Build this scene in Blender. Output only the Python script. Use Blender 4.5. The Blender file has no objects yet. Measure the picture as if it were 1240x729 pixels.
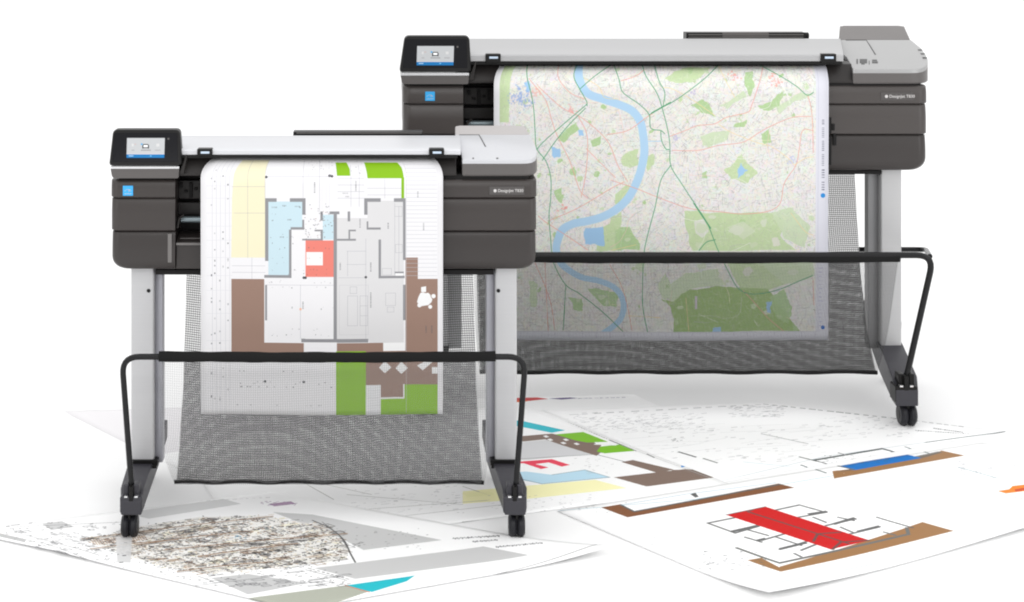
import bpy, bmesh, math, random
import numpy as np
from mathutils import Vector

random.seed(7)
rng = np.random.default_rng(11)
scene = bpy.context.scene
COL = scene.collection

# ------------------------------------------------------------------ camera numbers
FPX, CAM_H, PP, YH = 1978.0, 1.592, 470.0, -100.0      # focal length in photo pixels, eye height, principal point

def X(u, Y): return (u - PP) * Y / FPX
def Z(v, Y): return CAM_H - (v - YH) * Y / FPX
def W(u, v, Y): return Vector((X(u, Y), Y, Z(v, Y)))
def FL(u, v):
    Y = CAM_H * FPX / (v - YH)
    return (X(u, Y), Y)

# ------------------------------------------------------------------ materials
def new_mat(name):
    m = bpy.data.materials.new(name); m.use_nodes = True
    return m, m.node_tree, m.node_tree.nodes['Principled BSDF']

def plastic(name, col, rough=.45, grain=.04, metallic=0.0, bump=.02, scale=900, spec=.5):
    m, t, b = new_mat(name)
    b.inputs['Base Color'].default_value = (*col, 1)
    b.inputs['Metallic'].default_value = metallic
    b.inputs['Specular IOR Level'].default_value = spec
    tc = t.nodes.new('ShaderNodeTexCoord')
    n = t.nodes.new('ShaderNodeTexNoise'); n.inputs['Scale'].default_value = 9; n.inputs['Detail'].default_value = 6
    t.links.new(tc.outputs['Object'], n.inputs['Vector'])
    mr = t.nodes.new('ShaderNodeMapRange')
    mr.inputs['To Min'].default_value = rough - grain; mr.inputs['To Max'].default_value = rough + grain
    t.links.new(n.outputs['Fac'], mr.inputs['Value']); t.links.new(mr.outputs['Result'], b.inputs['Roughness'])
    if bump:
        n2 = t.nodes.new('ShaderNodeTexNoise'); n2.inputs['Scale'].default_value = scale
        t.links.new(tc.outputs['Object'], n2.inputs['Vector'])
        bp = t.nodes.new('ShaderNodeBump'); bp.inputs['Strength'].default_value = bump; bp.inputs['Distance'].default_value = .001
        t.links.new(n2.outputs['Fac'], bp.inputs['Height']); t.links.new(bp.outputs['Normal'], b.inputs['Normal'])
    return m

def brushed(name, col, rough=.38, metallic=.6):
    m, t, b = new_mat(name)
    b.inputs['Metallic'].default_value = metallic; b.inputs['Roughness'].default_value = rough
    tc = t.nodes.new('ShaderNodeTexCoord'); mp = t.nodes.new('ShaderNodeMapping')
    mp.inputs['Scale'].default_value = (1.2, 260, 260)
    n = t.nodes.new('ShaderNodeTexNoise'); n.inputs['Scale'].default_value = 2.0; n.inputs['Detail'].default_value = 3
    t.links.new(tc.outputs['Object'], mp.inputs['Vector']); t.links.new(mp.outputs['Vector'], n.inputs['Vector'])
    cr = t.nodes.new('ShaderNodeMix'); cr.data_type = 'RGBA'
    cr.inputs['A'].default_value = (*[c * .95 for c in col], 1); cr.inputs['B'].default_value = (*[min(1, c * 1.04) for c in col], 1)
    t.links.new(n.outputs['Fac'], cr.inputs['Factor']); t.links.new(cr.outputs['Result'], b.inputs['Base Color'])
    return m

def mesh_fabric(name, col, pitch, wu, wv, lo, hi, amp=.0012):
    """woven netting: threads in two directions; between them the fine filling yarn covers a share lo of the opening"""
    m, t, b = new_mat(name)
    b.inputs['Base Color'].default_value = (*col, 1); b.inputs['Roughness'].default_value = .6; b.inputs['Specular IOR Level'].default_value = .2
    uv = t.nodes.new('ShaderNodeUVMap'); uv.uv_map = 'UVMap'
    nz = t.nodes.new('ShaderNodeTexNoise'); nz.inputs['Scale'].default_value = 3; nz.inputs['Detail'].default_value = 2
    t.links.new(uv.outputs['UV'], nz.inputs['Vector'])
    sub = t.nodes.new('ShaderNodeVectorMath'); sub.operation = 'SUBTRACT'; sub.inputs[1].default_value = (.5, .5, .5)
    t.links.new(nz.outputs['Color'], sub.inputs[0])
    sc = t.nodes.new('ShaderNodeVectorMath'); sc.operation = 'SCALE'; sc.inputs['Scale'].default_value = amp * 7
    t.links.new(sub.outputs['Vector'], sc.inputs[0])
    ad = t.nodes.new('ShaderNodeVectorMath'); ad.operation = 'ADD'
    t.links.new(uv.outputs['UV'], ad.inputs[0]); t.links.new(sc.outputs['Vector'], ad.inputs[1])
    sp = t.nodes.new('ShaderNodeSeparateXYZ'); t.links.new(ad.outputs['Vector'], sp.inputs[0])
    outs = []
    for ax, w in (('X', wu), ('Y', wv)):
        d = t.nodes.new('ShaderNodeMath'); d.operation = 'DIVIDE'; d.inputs[1].default_value = pitch
        f = t.nodes.new('ShaderNodeMath'); f.operation = 'FRACT'
        l = t.nodes.new('ShaderNodeMath'); l.operation = 'LESS_THAN'; l.inputs[1].default_value = w
        t.links.new(sp.outputs[ax], d.inputs[0]); t.links.new(d.outputs[0], f.inputs[0]); t.links.new(f.outputs[0], l.inputs[0])
        outs.append(l)
    mx = t.nodes.new('ShaderNodeMath'); mx.operation = 'MAXIMUM'
    t.links.new(outs[0].outputs[0], mx.inputs[0]); t.links.new(outs[1].outputs[0], mx.inputs[1])
    al = t.nodes.new('ShaderNodeMapRange'); al.inputs['To Min'].default_value = lo; al.inputs['To Max'].default_value = hi
    t.links.new(mx.outputs[0], al.inputs['Value']); t.links.new(al.outputs['Result'], b.inputs['Alpha'])
    return m

def printed(name, img, rough=.55, emit=0.0):
    m, t, b = new_mat(name)
    uv = t.nodes.new('ShaderNodeUVMap'); uv.uv_map = 'UVMap'
    tx = t.nodes.new('ShaderNodeTexImage'); tx.image = img; tx.extension = 'EXTEND'
    t.links.new(uv.outputs['UV'], tx.inputs['Vector']); t.links.new(tx.outputs['Color'], b.inputs['Base Color'])
    b.inputs['Roughness'].default_value = rough
    b.inputs['Specular IOR Level'].default_value = .25
    if emit:
        t.links.new(tx.outputs['Color'], b.inputs['Emission Color']); b.inputs['Emission Strength'].default_value = emit
    return m

M = {
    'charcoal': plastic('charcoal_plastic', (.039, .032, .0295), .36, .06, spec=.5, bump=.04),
    'charcoal_far': plastic('charcoal_gloss_tone', (.056, .048, .045), .34, .06, spec=.5, bump=.04),  # lighter copy of charcoal: gloss of the far panels put into the colour
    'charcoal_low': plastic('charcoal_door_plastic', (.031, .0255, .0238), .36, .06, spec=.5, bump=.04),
    'skirt': plastic('warm_grey_plastic', (.105, .096, .093), .40),
    'black': plastic('black_plastic', (.008, .0075, .0075), .35, spec=.22),
    'cavity': plastic('dark_inner_plastic', (.009, .008, .008), .5, spec=.2),
    'inner': plastic('inner_grey_plastic', (.026, .023, .022), .4, spec=.3),
    'gloss': plastic('gloss_black_glass', (.004, .004, .006), .12, .02, bump=0, spec=.16),
    'foot': plastic('slate_painted_steel', (.040, .039, .047), .45, spec=.35),
    'wheel': plastic('black_caster_rubber', (.014, .014, .018), .42, spec=.3),
    'rod': plastic('black_enamel_rod', (.007, .007, .008), .25, .03, bump=0, spec=.3),
    'hem': plastic('black_woven_hem', (.010, .010, .010), .75, bump=.5, scale=420, spec=.15),
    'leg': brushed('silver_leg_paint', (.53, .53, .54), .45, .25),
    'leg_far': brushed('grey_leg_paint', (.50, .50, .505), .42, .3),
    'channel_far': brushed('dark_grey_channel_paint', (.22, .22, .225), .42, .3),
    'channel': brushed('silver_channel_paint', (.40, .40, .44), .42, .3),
    'cover_white': brushed('pale_silver_cover', (.66, .665, .69), .36, .35),
    'cover_grey': brushed('silver_cover', (.45, .45, .455), .34, .6),
    'lid_white': plastic('pale_silver_lid', (.56, .565, .59), .4, .03, .2),
    'lid_grey': plastic('silver_lid', (.38, .38, .38), .38, .03, .4),
    'strip_white': plastic('warm_silver_rear', (.42, .395, .39), .42),
    'strip_grey': plastic('taupe_rear', (.125, .114, .110), .42),
    'chrome': brushed('bright_metal_strip', (.75, .75, .76), .22, .9),
    'roller': brushed('grey_roller', (.22, .27, .29), .25, .5),
    'ledge': plastic('inner_ledge_grey', (.16, .15, .145), .35),
    'insert': plastic('pale_blue_insert', (.55, .66, .80), .4),
    'cyan': plastic('cyan_sticker', (.04, .42, .86), .4, bump=0),
    'white': plastic('white_ink', (.62, .60, .59), .5, bump=0),
    'ink': plastic('dark_ink', (.06, .06, .06), .5, bump=0),
    'badge': plastic('badge_grey', (.075, .068, .066), .3),
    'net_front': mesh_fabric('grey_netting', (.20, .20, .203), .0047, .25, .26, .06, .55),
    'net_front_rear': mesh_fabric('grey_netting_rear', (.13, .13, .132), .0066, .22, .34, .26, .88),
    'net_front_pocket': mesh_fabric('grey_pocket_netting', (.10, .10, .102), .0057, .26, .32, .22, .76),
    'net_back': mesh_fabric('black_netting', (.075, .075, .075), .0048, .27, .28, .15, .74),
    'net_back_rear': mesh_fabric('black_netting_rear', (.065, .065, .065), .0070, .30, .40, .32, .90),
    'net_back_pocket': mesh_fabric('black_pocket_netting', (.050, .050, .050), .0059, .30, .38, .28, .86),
}

# ------------------------------------------------------------------ mesh helpers
class Plot:                                   # one top-level thing being built: its Empty and origin
    pass

def empty(name, loc, label, cat, group=None):
    o = bpy.data.objects.new(name, None); COL.objects.link(o)
    o.location = loc; o['label'] = label; o['category'] = cat
    if group: o['group'] = group
    o.empty_display_size = .1
    return o

def world_origin(o):
    p = Vector((0, 0, 0))
    while o is not None:
        p += o.location; o = o.parent
    return p

def build(name, bm, mat, parent=None, bevel=0.0, seg=2, smooth=35, org=None):
    """link a bmesh given in world coordinates as one object under parent"""
    bmesh.ops.remove_doubles(bm, verts=bm.verts, dist=1e-6)
    bmesh.ops.recalc_face_normals(bm, faces=bm.faces)
    base = world_origin(parent) if parent is not None else Vector((0, 0, 0))
    lo = [min(v.co[i] for v in bm.verts) for i in range(3)]; hi = [max(v.co[i] for v in bm.verts) for i in range(3)]
    c = Vector(((lo[0] + hi[0]) / 2, (lo[1] + hi[1]) / 2, lo[2])) if org is None else Vector(org)
    for v in bm.verts: v.co -= c
    me = bpy.data.meshes.new(name); bm.to_mesh(me); bm.free()
    for m in (mat if isinstance(mat, (list, tuple)) else [mat]): me.materials.append(m)
    for p in me.polygons: p.use_smooth = True
    me.set_sharp_from_angle(angle=math.radians(smooth))
    o = bpy.data.objects.new(name, me); COL.objects.link(o)
    o.parent = parent; o.location = c - base
    if bevel:
        b = o.modifiers.new('bevel', 'BEVEL'); b.width = bevel; b.segments = seg; b.limit_method = 'ANGLE'
        b.angle_limit = math.radians(40); b.harden_normals = True
    return o

def add_box(bm, a, b):
    (x0, y0, z0), (x1, y1, z1) = a, b
    vs = [bm.verts.new((x, y, z)) for z in (z0, z1) for x, y in ((x0, y0), (x1, y0), (x1, y1), (x0, y1))]
    for f in ((0, 1, 2, 3), (4, 5, 6, 7), (0, 1, 5, 4), (1, 2, 6, 5), (2, 3, 7, 6), (3, 0, 4, 7)):
        bm.faces.new([vs[i] for i in f])

def boxuv(u0, v0, u1, v1, Y, depth, bm=None):
    """a box whose front face is measured in photo pixels at distance Y"""
    bm = bm or bmesh.new()
    add_box(bm, (X(u0, Y), Y, Z(v1, Y)), (X(u1, Y), Y + depth, Z(v0, Y)))
    return bm

def loft(bm, rows, cap=True, closed=True):
    R = [[bm.verts.new(p) for p in r] for r in rows]
    n = len(R[0])
    for a, b in zip(R, R[1:]):
        for i in range(n if closed else n - 1):
            j = (i + 1) % n
            bm.faces.new((a[i], a[j], b[j], b[i]))
    if cap and closed:
        bm.faces.new(R[0]); bm.faces.new(R[-1])
    return R

def round_poly(pts, radii, seg=5):
    out = []
    n = len(pts)
    for i in range(n):
        p = Vector(pts[i]); r = radii[i] if isinstance(radii, (list, tuple)) else radii
        if r <= 0: out.append(tuple(p)); continue
        a = (Vector(pts[i - 1]) - p).normalized(); b = (Vector(pts[(i + 1) % n]) - p).normalized()
        for k in range(seg + 1):
            t = k / seg
            q = p + a * r * (1 - t) ** 2 + b * r * t ** 2
            out.append(tuple(q))
    return out

def tube(bm, path, r, n=10, cap=True):
    path = [Vector(p) for p in path]
    rows = []; up = None
    for i, p in enumerate(path):
        d = (path[min(i + 1, len(path) - 1)] - path[max(i - 1, 0)]).normalized()
        if up is None:
            up = d.orthogonal().normalized()
        up = (up - d * up.dot(d)).normalized()
        s = d.cross(up)
        rr = r[i] if isinstance(r, (list, tuple)) else r
        rows.append([p + up * math.cos(a) * rr + s * math.sin(a) * rr for a in [2 * math.pi * k / n for k in range(n)]])
    loft(bm, rows, cap)

def smooth_path(pts, radii, seg=6):
    out = [Vector(pts[0])]
    for i in range(1, len(pts) - 1):
        p = Vector(pts[i]); a = (Vector(pts[i - 1]) - p).normalized(); b = (Vector(pts[i + 1]) - p).normalized()
        r = radii[i - 1]
        for k in range(seg + 1):
            t = k / seg
            out.append(p + a * r * (1 - t) ** 2 + b * r * t ** 2)
    out.append(Vector(pts[-1]))
    return out

def cyl_x(bm, c, r, w, n=28, bev=.0):
    c = Vector(c); rows = []
    for dx, rr in ((-w / 2, r - bev), (-w / 2 + bev, r), (w / 2 - bev, r), (w / 2, r - bev)):
        rows.append([(c.x + dx, c.y + math.cos(2 * math.pi * k / n) * rr, c.z + math.sin(2 * math.pi * k / n) * rr) for k in range(n)])
    loft(bm, rows)

# ------------------------------------------------------------------ raster canvas for the printed sheets
class Canvas:
    def __init__(s, box, res, bg=(255, 255, 255)):
        """box = (x0, y0, x1, y1) in sheet units, res = pixels per unit"""
        s.x0, s.y0, s.x1, s.y1 = box; s.res = res
        s.w = int((s.x1 - s.x0) * res); s.h = int((s.y1 - s.y0) * res)
        s.a = np.empty((s.h, s.w, 3), np.float32); s.a[:] = bg
        s.tf = None; s.gain = 1.0; s.gam = 1.0
    def T(s, p):
        if s.tf: p = s.tf(*p)
        return ((p[0] - s.x0) * s.res, (p[1] - s.y0) * s.res)
    def raw(s, P, col, al=1.0):
        P = np.asarray(P, np.float32)
        a0, b0 = np.floor(P.min(0)).astype(int); a1, b1 = np.ceil(P.max(0)).astype(int) + 1
        a0, b0 = max(a0, 0), max(b0, 0); a1, b1 = min(a1, s.w), min(b1, s.h)
        if a1 <= a0 or b1 <= b0: return
        gx = np.arange(a0, a1)[None, :] + .5; gy = np.arange(b0, b1)[:, None] + .5
        ins = np.zeros((b1 - b0, a1 - a0), bool)
        n = len(P)
        for i in range(n):
            (xa, ya), (xb, yb) = P[i], P[(i + 1) % n]
            if ya == yb: continue
            c = (ya > gy) != (yb > gy)
            ins ^= c & (gx < (xb - xa) * (gy - ya) / (yb - ya) + xa)
        v = s.a[b0:b1, a0:a1]
        v[ins] = v[ins] * (1 - al) + np.asarray(col, np.float32) * al
    def poly(s, pts, col, al=1.0): s.raw([s.T(p) for p in pts], col, al)
    def rect(s, a, b, c, d, col, al=1.0): s.poly([(a, b), (c, b), (c, d), (a, d)], col, al)
    def line(s, pts, wpx, col, al=1.0):
        """wpx in canvas pixels"""
        Q = [s.T(p) for p in pts]
        for (xa, ya), (xb, yb) in zip(Q, Q[1:]):
            dx, dy = xb - xa, yb - ya; L = math.hypot(dx, dy)
            if L < 1e-6: continue
            ex, ey = dx / L * wpx * .35, dy / L * wpx * .35
            nx, ny = -dy / L * wpx / 2, dx / L * wpx / 2
            s.raw([(xa - ex + nx, ya - ey + ny), (xb + ex + nx, yb + ey + ny), (xb + ex - nx, yb + ey - ny), (xa - ex - nx, ya - ey - ny)], col, al)
    def disc(s, c, r, col, al=1.0, n=20, jit=0):
        s.poly([(c[0] + math.cos(6.2832 * k / n) * r * (1 + jit * random.uniform(-1, 1)), c[1] + math.sin(6.2832 * k / n) * r * (1 + jit * random.uniform(-1, 1))) for k in range(n)], col, al)
    def image(s, name):
        im = bpy.data.images.new(name, s.w, s.h, alpha=False)
        px = np.ones((s.h, s.w, 4), np.float32)
        px[..., :3] = np.clip(s.a[::-1] * s.gain, 0, 255) / 255
        if s.gam != 1: px[..., :3] **= s.gam
        im.pixels.foreach_set(px.ravel()); im.update(); im.pack()
        return im

def curve(pts, n=6):
    """Catmull-Rom through the points"""
    P = [np.array(p, float) for p in pts]; P = [2 * P[0] - P[1]] + P + [2 * P[-1] - P[-2]]
    out = []
    for i in range(1, len(P) - 2):
        for k in range(n):
            t = k / n
            out.append(tuple(.5 * ((2 * P[i]) + (-P[i - 1] + P[i + 1]) * t + (2 * P[i - 1] - 5 * P[i] + 4 * P[i + 1] - P[i + 2]) * t * t + (-P[i - 1] + 3 * P[i] - 3 * P[i + 1] + P[i + 2]) * t ** 3)))
    out.append(tuple(P[-2]))
    return out

# ------------------------------------------------------------------ drawing 1: the floor plan in the near machine
def plan_canvas():
    c = Canvas((240, 186, 540, 506), 5, (244, 243, 245))
    G = (150, 150, 153); LG = (226, 225, 226); BR = (157, 128, 114); GR = (140, 194, 18); BL = (205, 229, 238); RD = (240, 135, 122)
    ink = (95, 95, 100); faint = (214, 214, 220)
    # light lettered dimension lines on the left margin
    for x in (257, 262, 267, 273, 278): c.line([(x, 190), (x, 500)], 1.4, (206, 206, 214))
    for y in (214, 225, 240, 258, 274, 291, 312, 334, 352, 380, 413, 440, 470): c.line([(250, y), (281, y)], 1.2, (222, 222, 228))
    for i in range(46):
        x = random.choice((256, 260, 266, 270, 276)); y = random.uniform(195, 498)
        c.rect(x - .8, y - 1, x + .8, y + random.uniform(.4, 1.6), ink, random.uniform(.2, .75))
    # main colour areas
    c.poly([(286, 194), (321, 194), (321, 312), (280, 312), (281, 240), (283, 212)], (246, 240, 206))
    c.rect(280, 338, 320, 432, BR); c.rect(320, 415, 368, 432, BR)
    c.rect(408, 415, 464, 432, BR); c.rect(443, 425, 530, 466, BR); c.rect(464, 415, 490, 425, (250, 250, 250))
    c.poly([(491, 312), (506, 312), (506, 338), (530, 338), (530, 430), (491, 430)], BR)
    c.rect(461, 460, 489, 481, BR)
    for y in np.arange(340, 466, 3.2): c.line([(491, y), (530, y)], .8, (146, 118, 105), .5)
    for x in np.arange(282, 320, 3.2): c.line([(x, 339), (x, 430)], .8, (148, 120, 106), .5)
    c.rect(407, 425, 443, 502, GR)
    c.poly([(489, 466), (530, 466), (530, 502), (461, 502), (461, 483), (489, 483)], GR)
    c.rect(443, 466, 461, 480, (240, 240, 242)); c.rect(445, 480, 461, 502, (240, 240, 242))
    for y in np.arange(468, 500, 4.5): c.line([(445, y), (461, y)], .9, (205, 205, 210))
    c.line([(461, 482), (489, 482), (489, 466)], 8, (240, 240, 240))
    for x, y in ((466, 445), (486, 446)): c.poly([(x, y - 8), (x + 8, y), (x, y + 7), (x - 7, y)], (246, 246, 246))
    c.poly([(505, 443), (517, 437), (526, 437), (512, 449)], (246, 246, 246)); c.rect(523, 445, 530, 453, (246, 246, 246))
    c.poly([(407, 197), (421, 197), (424, 205), (424, 213), (408, 213)], GR)
    c.poly([(443, 197), (485, 197), (488, 203), (489, 216), (445, 216)], GR); c.rect(486, 215, 489.4, 240, GR)
    # decking on the right
    for y in np.arange(199, 336, 5.0): c.line([(492, y), (529, y)], 1.8, (196, 196, 202))
    for x in (492, 530.5): c.line([(x, 196), (x, 500)], 1.2, (205, 205, 210))
    # grey living area, walls
    c.rect(408, 300, 489, 412, LG); c.rect(445, 243, 489, 302, LG); c.rect(408, 264, 446, 302, LG); c.rect(447, 412, 489, 415, LG)
    c.rect(325, 244, 366, 277, BL); c.rect(325, 270, 352, 334, BL); c.rect(391, 260, 404, 290, BL)
    c.rect(370, 291, 404, 335, RD); c.rect(371, 305, 391, 321, (250, 248, 247))
    for p in ((321, 240, 325, 316), (321, 240, 335, 244.5), (351, 240, 370, 244.5), (366, 240, 370, 260), (366, 266, 368.5, 278), (352, 275, 368, 278),
              (350, 278, 353, 336), (320, 333, 353, 336.5), (321, 345, 323.5, 388), (404, 256, 408, 414), (388, 256, 391, 267), (399, 256, 411, 259.5), (421, 256, 424, 268),
              (381, 278, 391, 280), (388.5, 278, 391, 291), (422, 278, 424, 291), (422, 278, 431, 280), (408, 289, 431, 291.5), (366, 289, 391, 291),
              (441, 240, 461, 244.5), (477, 240, 491, 244.5), (441, 240, 445, 260), (488, 240, 491.3, 315), (488, 345, 491, 388), (444, 268, 446, 278),
              (444, 275.5, 461, 278), (458.5, 290, 461.5, 337), (459, 334, 490, 337), (365, 410, 405, 414), (408, 410, 446, 414.5), (478, 329, 489, 331)):
        c.rect(*p, G)
    c.rect(479, 331, 488, 334, (250, 250, 250))
    # corridor and room line work
    for x0, y0, x1, y1 in ((323, 214, 404, 214), (367, 194, 367, 240), (387, 194, 387, 256), (321, 194, 321, 240), (445, 228, 487, 228), (445, 236, 487, 236), (466, 217, 466, 240),
                           (323, 345, 404, 345), (364, 345, 364, 410), (420, 304, 443, 304), (420, 320, 443, 320), (421, 304, 421, 334), (443, 289, 443, 412), (410, 336, 443, 336),
                           (478, 246, 478, 334), (483, 250, 483, 330), (425, 200, 425, 250), (435, 200, 435, 250), (409, 216, 441, 216), (409, 224, 441, 224), (409, 232, 441, 232), (409, 240, 441, 240),
                           (281, 322, 321, 322), (281, 330, 321, 330), (305, 312, 305, 338), (283, 258, 321, 258), (300, 194, 300, 312), (281, 226, 321, 226)):
        c.line([(x0, y0), (x1, y1)], 1.5, (160, 160, 170), .7)
    # furniture outlines
    def outline(x0, y0, x1, y1, al=.8): c.line([(x0, y0), (x1, y0), (x1, y1), (x0, y1), (x0, y0)], 1.6, (170, 170, 176), al)
    outline(421, 358, 433, 394); outline(424, 347, 432, 355); outline(436, 358, 445, 394); outline(436, 370, 445, 382); outline(467, 355, 479, 370); outline(469, 372, 477, 378)
    outline(479, 296, 487, 306); outline(463, 325, 474, 333); outline(411, 345, 446, 405, .4); outline(478, 250, 487, 262)
    c.disc((514, 363), 8.5, (250, 250, 250), n=18, jit=.13); c.disc((525, 359), 2.6, (250, 250, 250)); c.disc((508, 370), 2.6, (250, 250, 250)); c.disc((521, 372), 2.4, (250, 250, 250))
    c.poly([(510, 348), (516, 347), (516, 354), (510, 354)], (250, 250, 250))
    # small lettering: illegible at this size, short strokes only
    def text_v(x, y0, n, al=.8):
        for k in range(n): c.rect(x - .8, y0 + k * 1.9, x + .9, y0 + k * 1.9 + 1.1, ink, al * random.uniform(.5, 1))
    def text_h(x0, y, n, al=.8):
        for k in range(n): c.rect(x0 + k * 1.8, y - .8, x0 + k * 1.8 + 1.1, y + .8, ink, al * random.uniform(.5, 1))
    for x, y, n in ((381, 221, 7), (431, 219, 7), (449, 318, 6), (449, 354, 10), (516, 395, 5), (506, 232, 4), (513, 270, 5), (436, 265, 6), (412, 318, 5), (470, 270, 4), (367, 365, 5), (523, 395, 5)): text_v(x, y, n)
    for x, y, n in ((415, 234, 4), (418, 238, 3), (329, 251, 4), (342, 249, 3), (357, 250, 4), (348, 266, 3), (339, 287, 3), (365, 410, 3)): text_h(x, y, n, .6)
    for i in range(90):
        x = random.uniform(323, 403); y = random.choice((250, 258, 267, 283, 287, 294, 300, 312, 318, 326, 331, 338, 341, 347, 372, 398, 405)) + random.uniform(-1, 1)
        c.rect(x, y, x + random.uniform(.6, 1.6), y + random.uniform(.6, 1.6), ink, random.uniform(.15, .6))
    for i in range(45):
        x = random.uniform(285, 402); y = random.choice((437, 449, 462, 464, 468, 490)); c.rect(x, y, x + random.uniform(.8, 2.2), y + 1.2, ink, random.uniform(.3, .8))
    for x, y in ((322.5, 214.5), (399, 213), (402, 213.5), (368, 336), (370, 336), (443, 335.5), (321, 462), (368, 462)): c.disc((x, y), 1.6, (80, 80, 85))
    c.disc((364, 374), 1.5, (246, 190, 160))
    # dashes along the walls of the central corridor
    for i in range(60):
        x = random.uniform(368, 404); y = random.uniform(246, 290)
        c.rect(x, y, x + random.uniform(.8, 2), y + .8, (150, 120, 110) if random.random() < .3 else ink, .6)
    for x in (390, 395, 399): c.line([(x, 192), (x, 254)], 1, faint)
    # pale streaks of line work near the top edge
    for i in range(40):
        x = random.uniform(370, 440); y = random.uniform(194, 212); c.rect(x, y, x + random.uniform(.5, 2), y + .7, ink, .35)
    return c

# ------------------------------------------------------------------ drawing 2: the street map in the far machine
def map_canvas():
    c = Canvas((594, 74, 1007, 416), 5, (238, 237, 232))
    h, w = c.h, c.w
    # faint land tints in broad patches
    def vnoise(cell, amp):
        g = rng.normal(0, amp, (h // cell + 2, w // cell + 2, 3)).astype(np.float32)
        return np.kron(g, np.ones((cell, cell, 1), np.float32))[:h, :w]
    c.a += vnoise(40, 2.2) + vnoise(12, 2.5)
    parks = [([(605, 80), (618, 80), (617, 120), (616, 148), (605, 148)], 0), ([(676, 166), (698, 148), (702, 156), (682, 173)], 1), ([(752, 193), (760, 184), (773, 180), (773, 200), (764, 203), (754, 200)], 0),
             ([(783, 190), (791, 186), (790, 200), (784, 208)], 0), ([(805, 95), (830, 82), (868, 80), (850, 92), (835, 100), (812, 99)], 0), ([(836, 128), (850, 120), (862, 133), (868, 143), (850, 137)], 1),
             ([(903, 88), (912, 86), (914, 104), (908, 117), (902, 104)], 1), ([(917, 128), (935, 122), (948, 111), (944, 128), (925, 134)], 1), ([(876, 206), (890, 196), (898, 186), (905, 198), (918, 210), (905, 222), (885, 217)], 0),
             ([(922, 162), (931, 156), (934, 172), (925, 174)], 1), ([(745, 235), (758, 223), (764, 226), (752, 244), (745, 252)], 0), ([(671, 232), (680, 228), (681, 246), (676, 244)], 1), ([(740, 262), (752, 256), (746, 303), (728, 303)], 0),
             ([(728, 275), (742, 268), (738, 303), (722, 303)], 0), ([(745, 278), (762, 274), (772, 290), (774, 303), (745, 303)], 1), ([(828, 255), (858, 258), (935, 258), (950, 268), (945, 285), (965, 303), (838, 303), (832, 280)], 0),
             ([(935, 258), (960, 252), (982, 275), (975, 300), (950, 290)], 2), ([(880, 318), (950, 316), (985, 330), (930, 352), (900, 352)], 0), ([(800, 362), (815, 365), (835, 350), (870, 346), (930, 350), (945, 372), (970, 402), (815, 402), (812, 372)], 3),
             ([(688, 360), (704, 362), (706, 376), (694, 374)], 1), ([(712, 350), (735, 352), (752, 356), (746, 372), (730, 370)], 1), ([(796, 345), (805, 330), (812, 345), (806, 368)], 2), ([(770, 312), (780, 310), (780, 330), (768, 325)], 2),
             ([(640, 340), (652, 345), (650, 372), (643, 372)], 2), ([(715, 170), (728, 165), (726, 176), (718, 178)], 1), ([(690, 205), (696, 202), (697, 214), (691, 212)], 1), ([(848, 165), (885, 158), (880, 170), (850, 176)], 2),
             ([(870, 128), (900, 110), (904, 118), (880, 132)], 2), ([(890, 150), (904, 145), (902, 153), (888, 153)], 1), ([(850, 210), (856, 207), (856, 216), (850, 216)], 1), ([(940, 130), (970, 112), (985, 114), (960, 124), (945, 138)], 2),
             ([(932, 360), (950, 350), (960, 372), (955, 392), (940, 384)], 1), ([(798, 352), (830, 330), (870, 325), (880, 345), (835, 350), (815, 365)], 2), ([(920, 316), (985, 312), (986, 335), (950, 345)], 2)]
    PC = [(205, 226, 178), (184, 215, 158), (214, 230, 196), (166, 198, 122)]
    def soft(p):                                            # ragged edge by repeated midpoint displacement
        q = list(p); amp = 2.2
        for _ in range(3):
            r = []
            for a, b_ in zip(q, q[1:] + q[:1]):
                L = math.hypot(b_[0] - a[0], b_[1] - a[1]); d = random.uniform(-1, 1) * min(amp, L * .16)
                r += [a, ((a[0] + b_[0]) / 2 - (b_[1] - a[1]) / (L + .01) * d, (a[1] + b_[1]) / 2 + (b_[0] - a[0]) / (L + .01) * d)]
            q = r; amp *= .55
        return q
    for i in range(95):
        x, y = random.uniform(620, 984), random.uniform(84, 398); r_ = random.choice((1.2, 1.8, 2.6, 4.2)); e_ = random.uniform(.4, 1); a_ = random.uniform(0, 3.1)
        parks.append(([(x + r_ * (math.cos(q) * math.cos(a_) - e_ * math.sin(q) * math.sin(a_)), y + r_ * (math.cos(q) * math.sin(a_) + e_ * math.sin(q) * math.cos(a_))) for q in (0, 1.1, 2.3, 3.4, 4.6, 5.5)], random.choice((0, 1, 1, 2, 2))))
    parks = [((soft(p) if i else p), k) for i, (p, k) in enumerate(parks)]
    for p, k in parks: c.poly(p, PC[k])
    # street grid: patches of short streets with their own bearing
    cells = []
    for i in range(520):
        cx, cy = random.uniform(598, 1003), random.uniform(78, 412); cells.append((cx, cy, random.uniform(0, math.pi)))
    cc = np.array([(a, b) for a, b, _ in cells])
    def ang_at(x, y): return cells[int(np.argmin((cc[:, 0] - x) ** 2 + (cc[:, 1] - y) ** 2))][2]
    tints = [((252, 252, 252), .95), ((252, 252, 252), .95), ((184, 185, 183), .95), ((168, 168, 172), .9), ((190, 186, 180), .9), ((250, 240, 205), .9), ((214, 206, 198), .9), ((236, 220, 206), .6), ((214, 222, 204), .8), ((206, 212, 224), .7)]
    for i in range(15000):
        x, y = random.uniform(598, 1001), random.uniform(77, 411)
        a = ang_at(x, y) + random.choice((0, math.pi / 2)) + random.gauss(0, .06)
        L = random.uniform(.9, 3.6); col, al = random.choice(tints)
        dx, dy = math.cos(a) * L, math.sin(a) * L
        c.line([(x - dx, y - dy), (x + dx, y + dy)], random.uniform(1.8, 3.2), col, al * .75)
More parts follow.
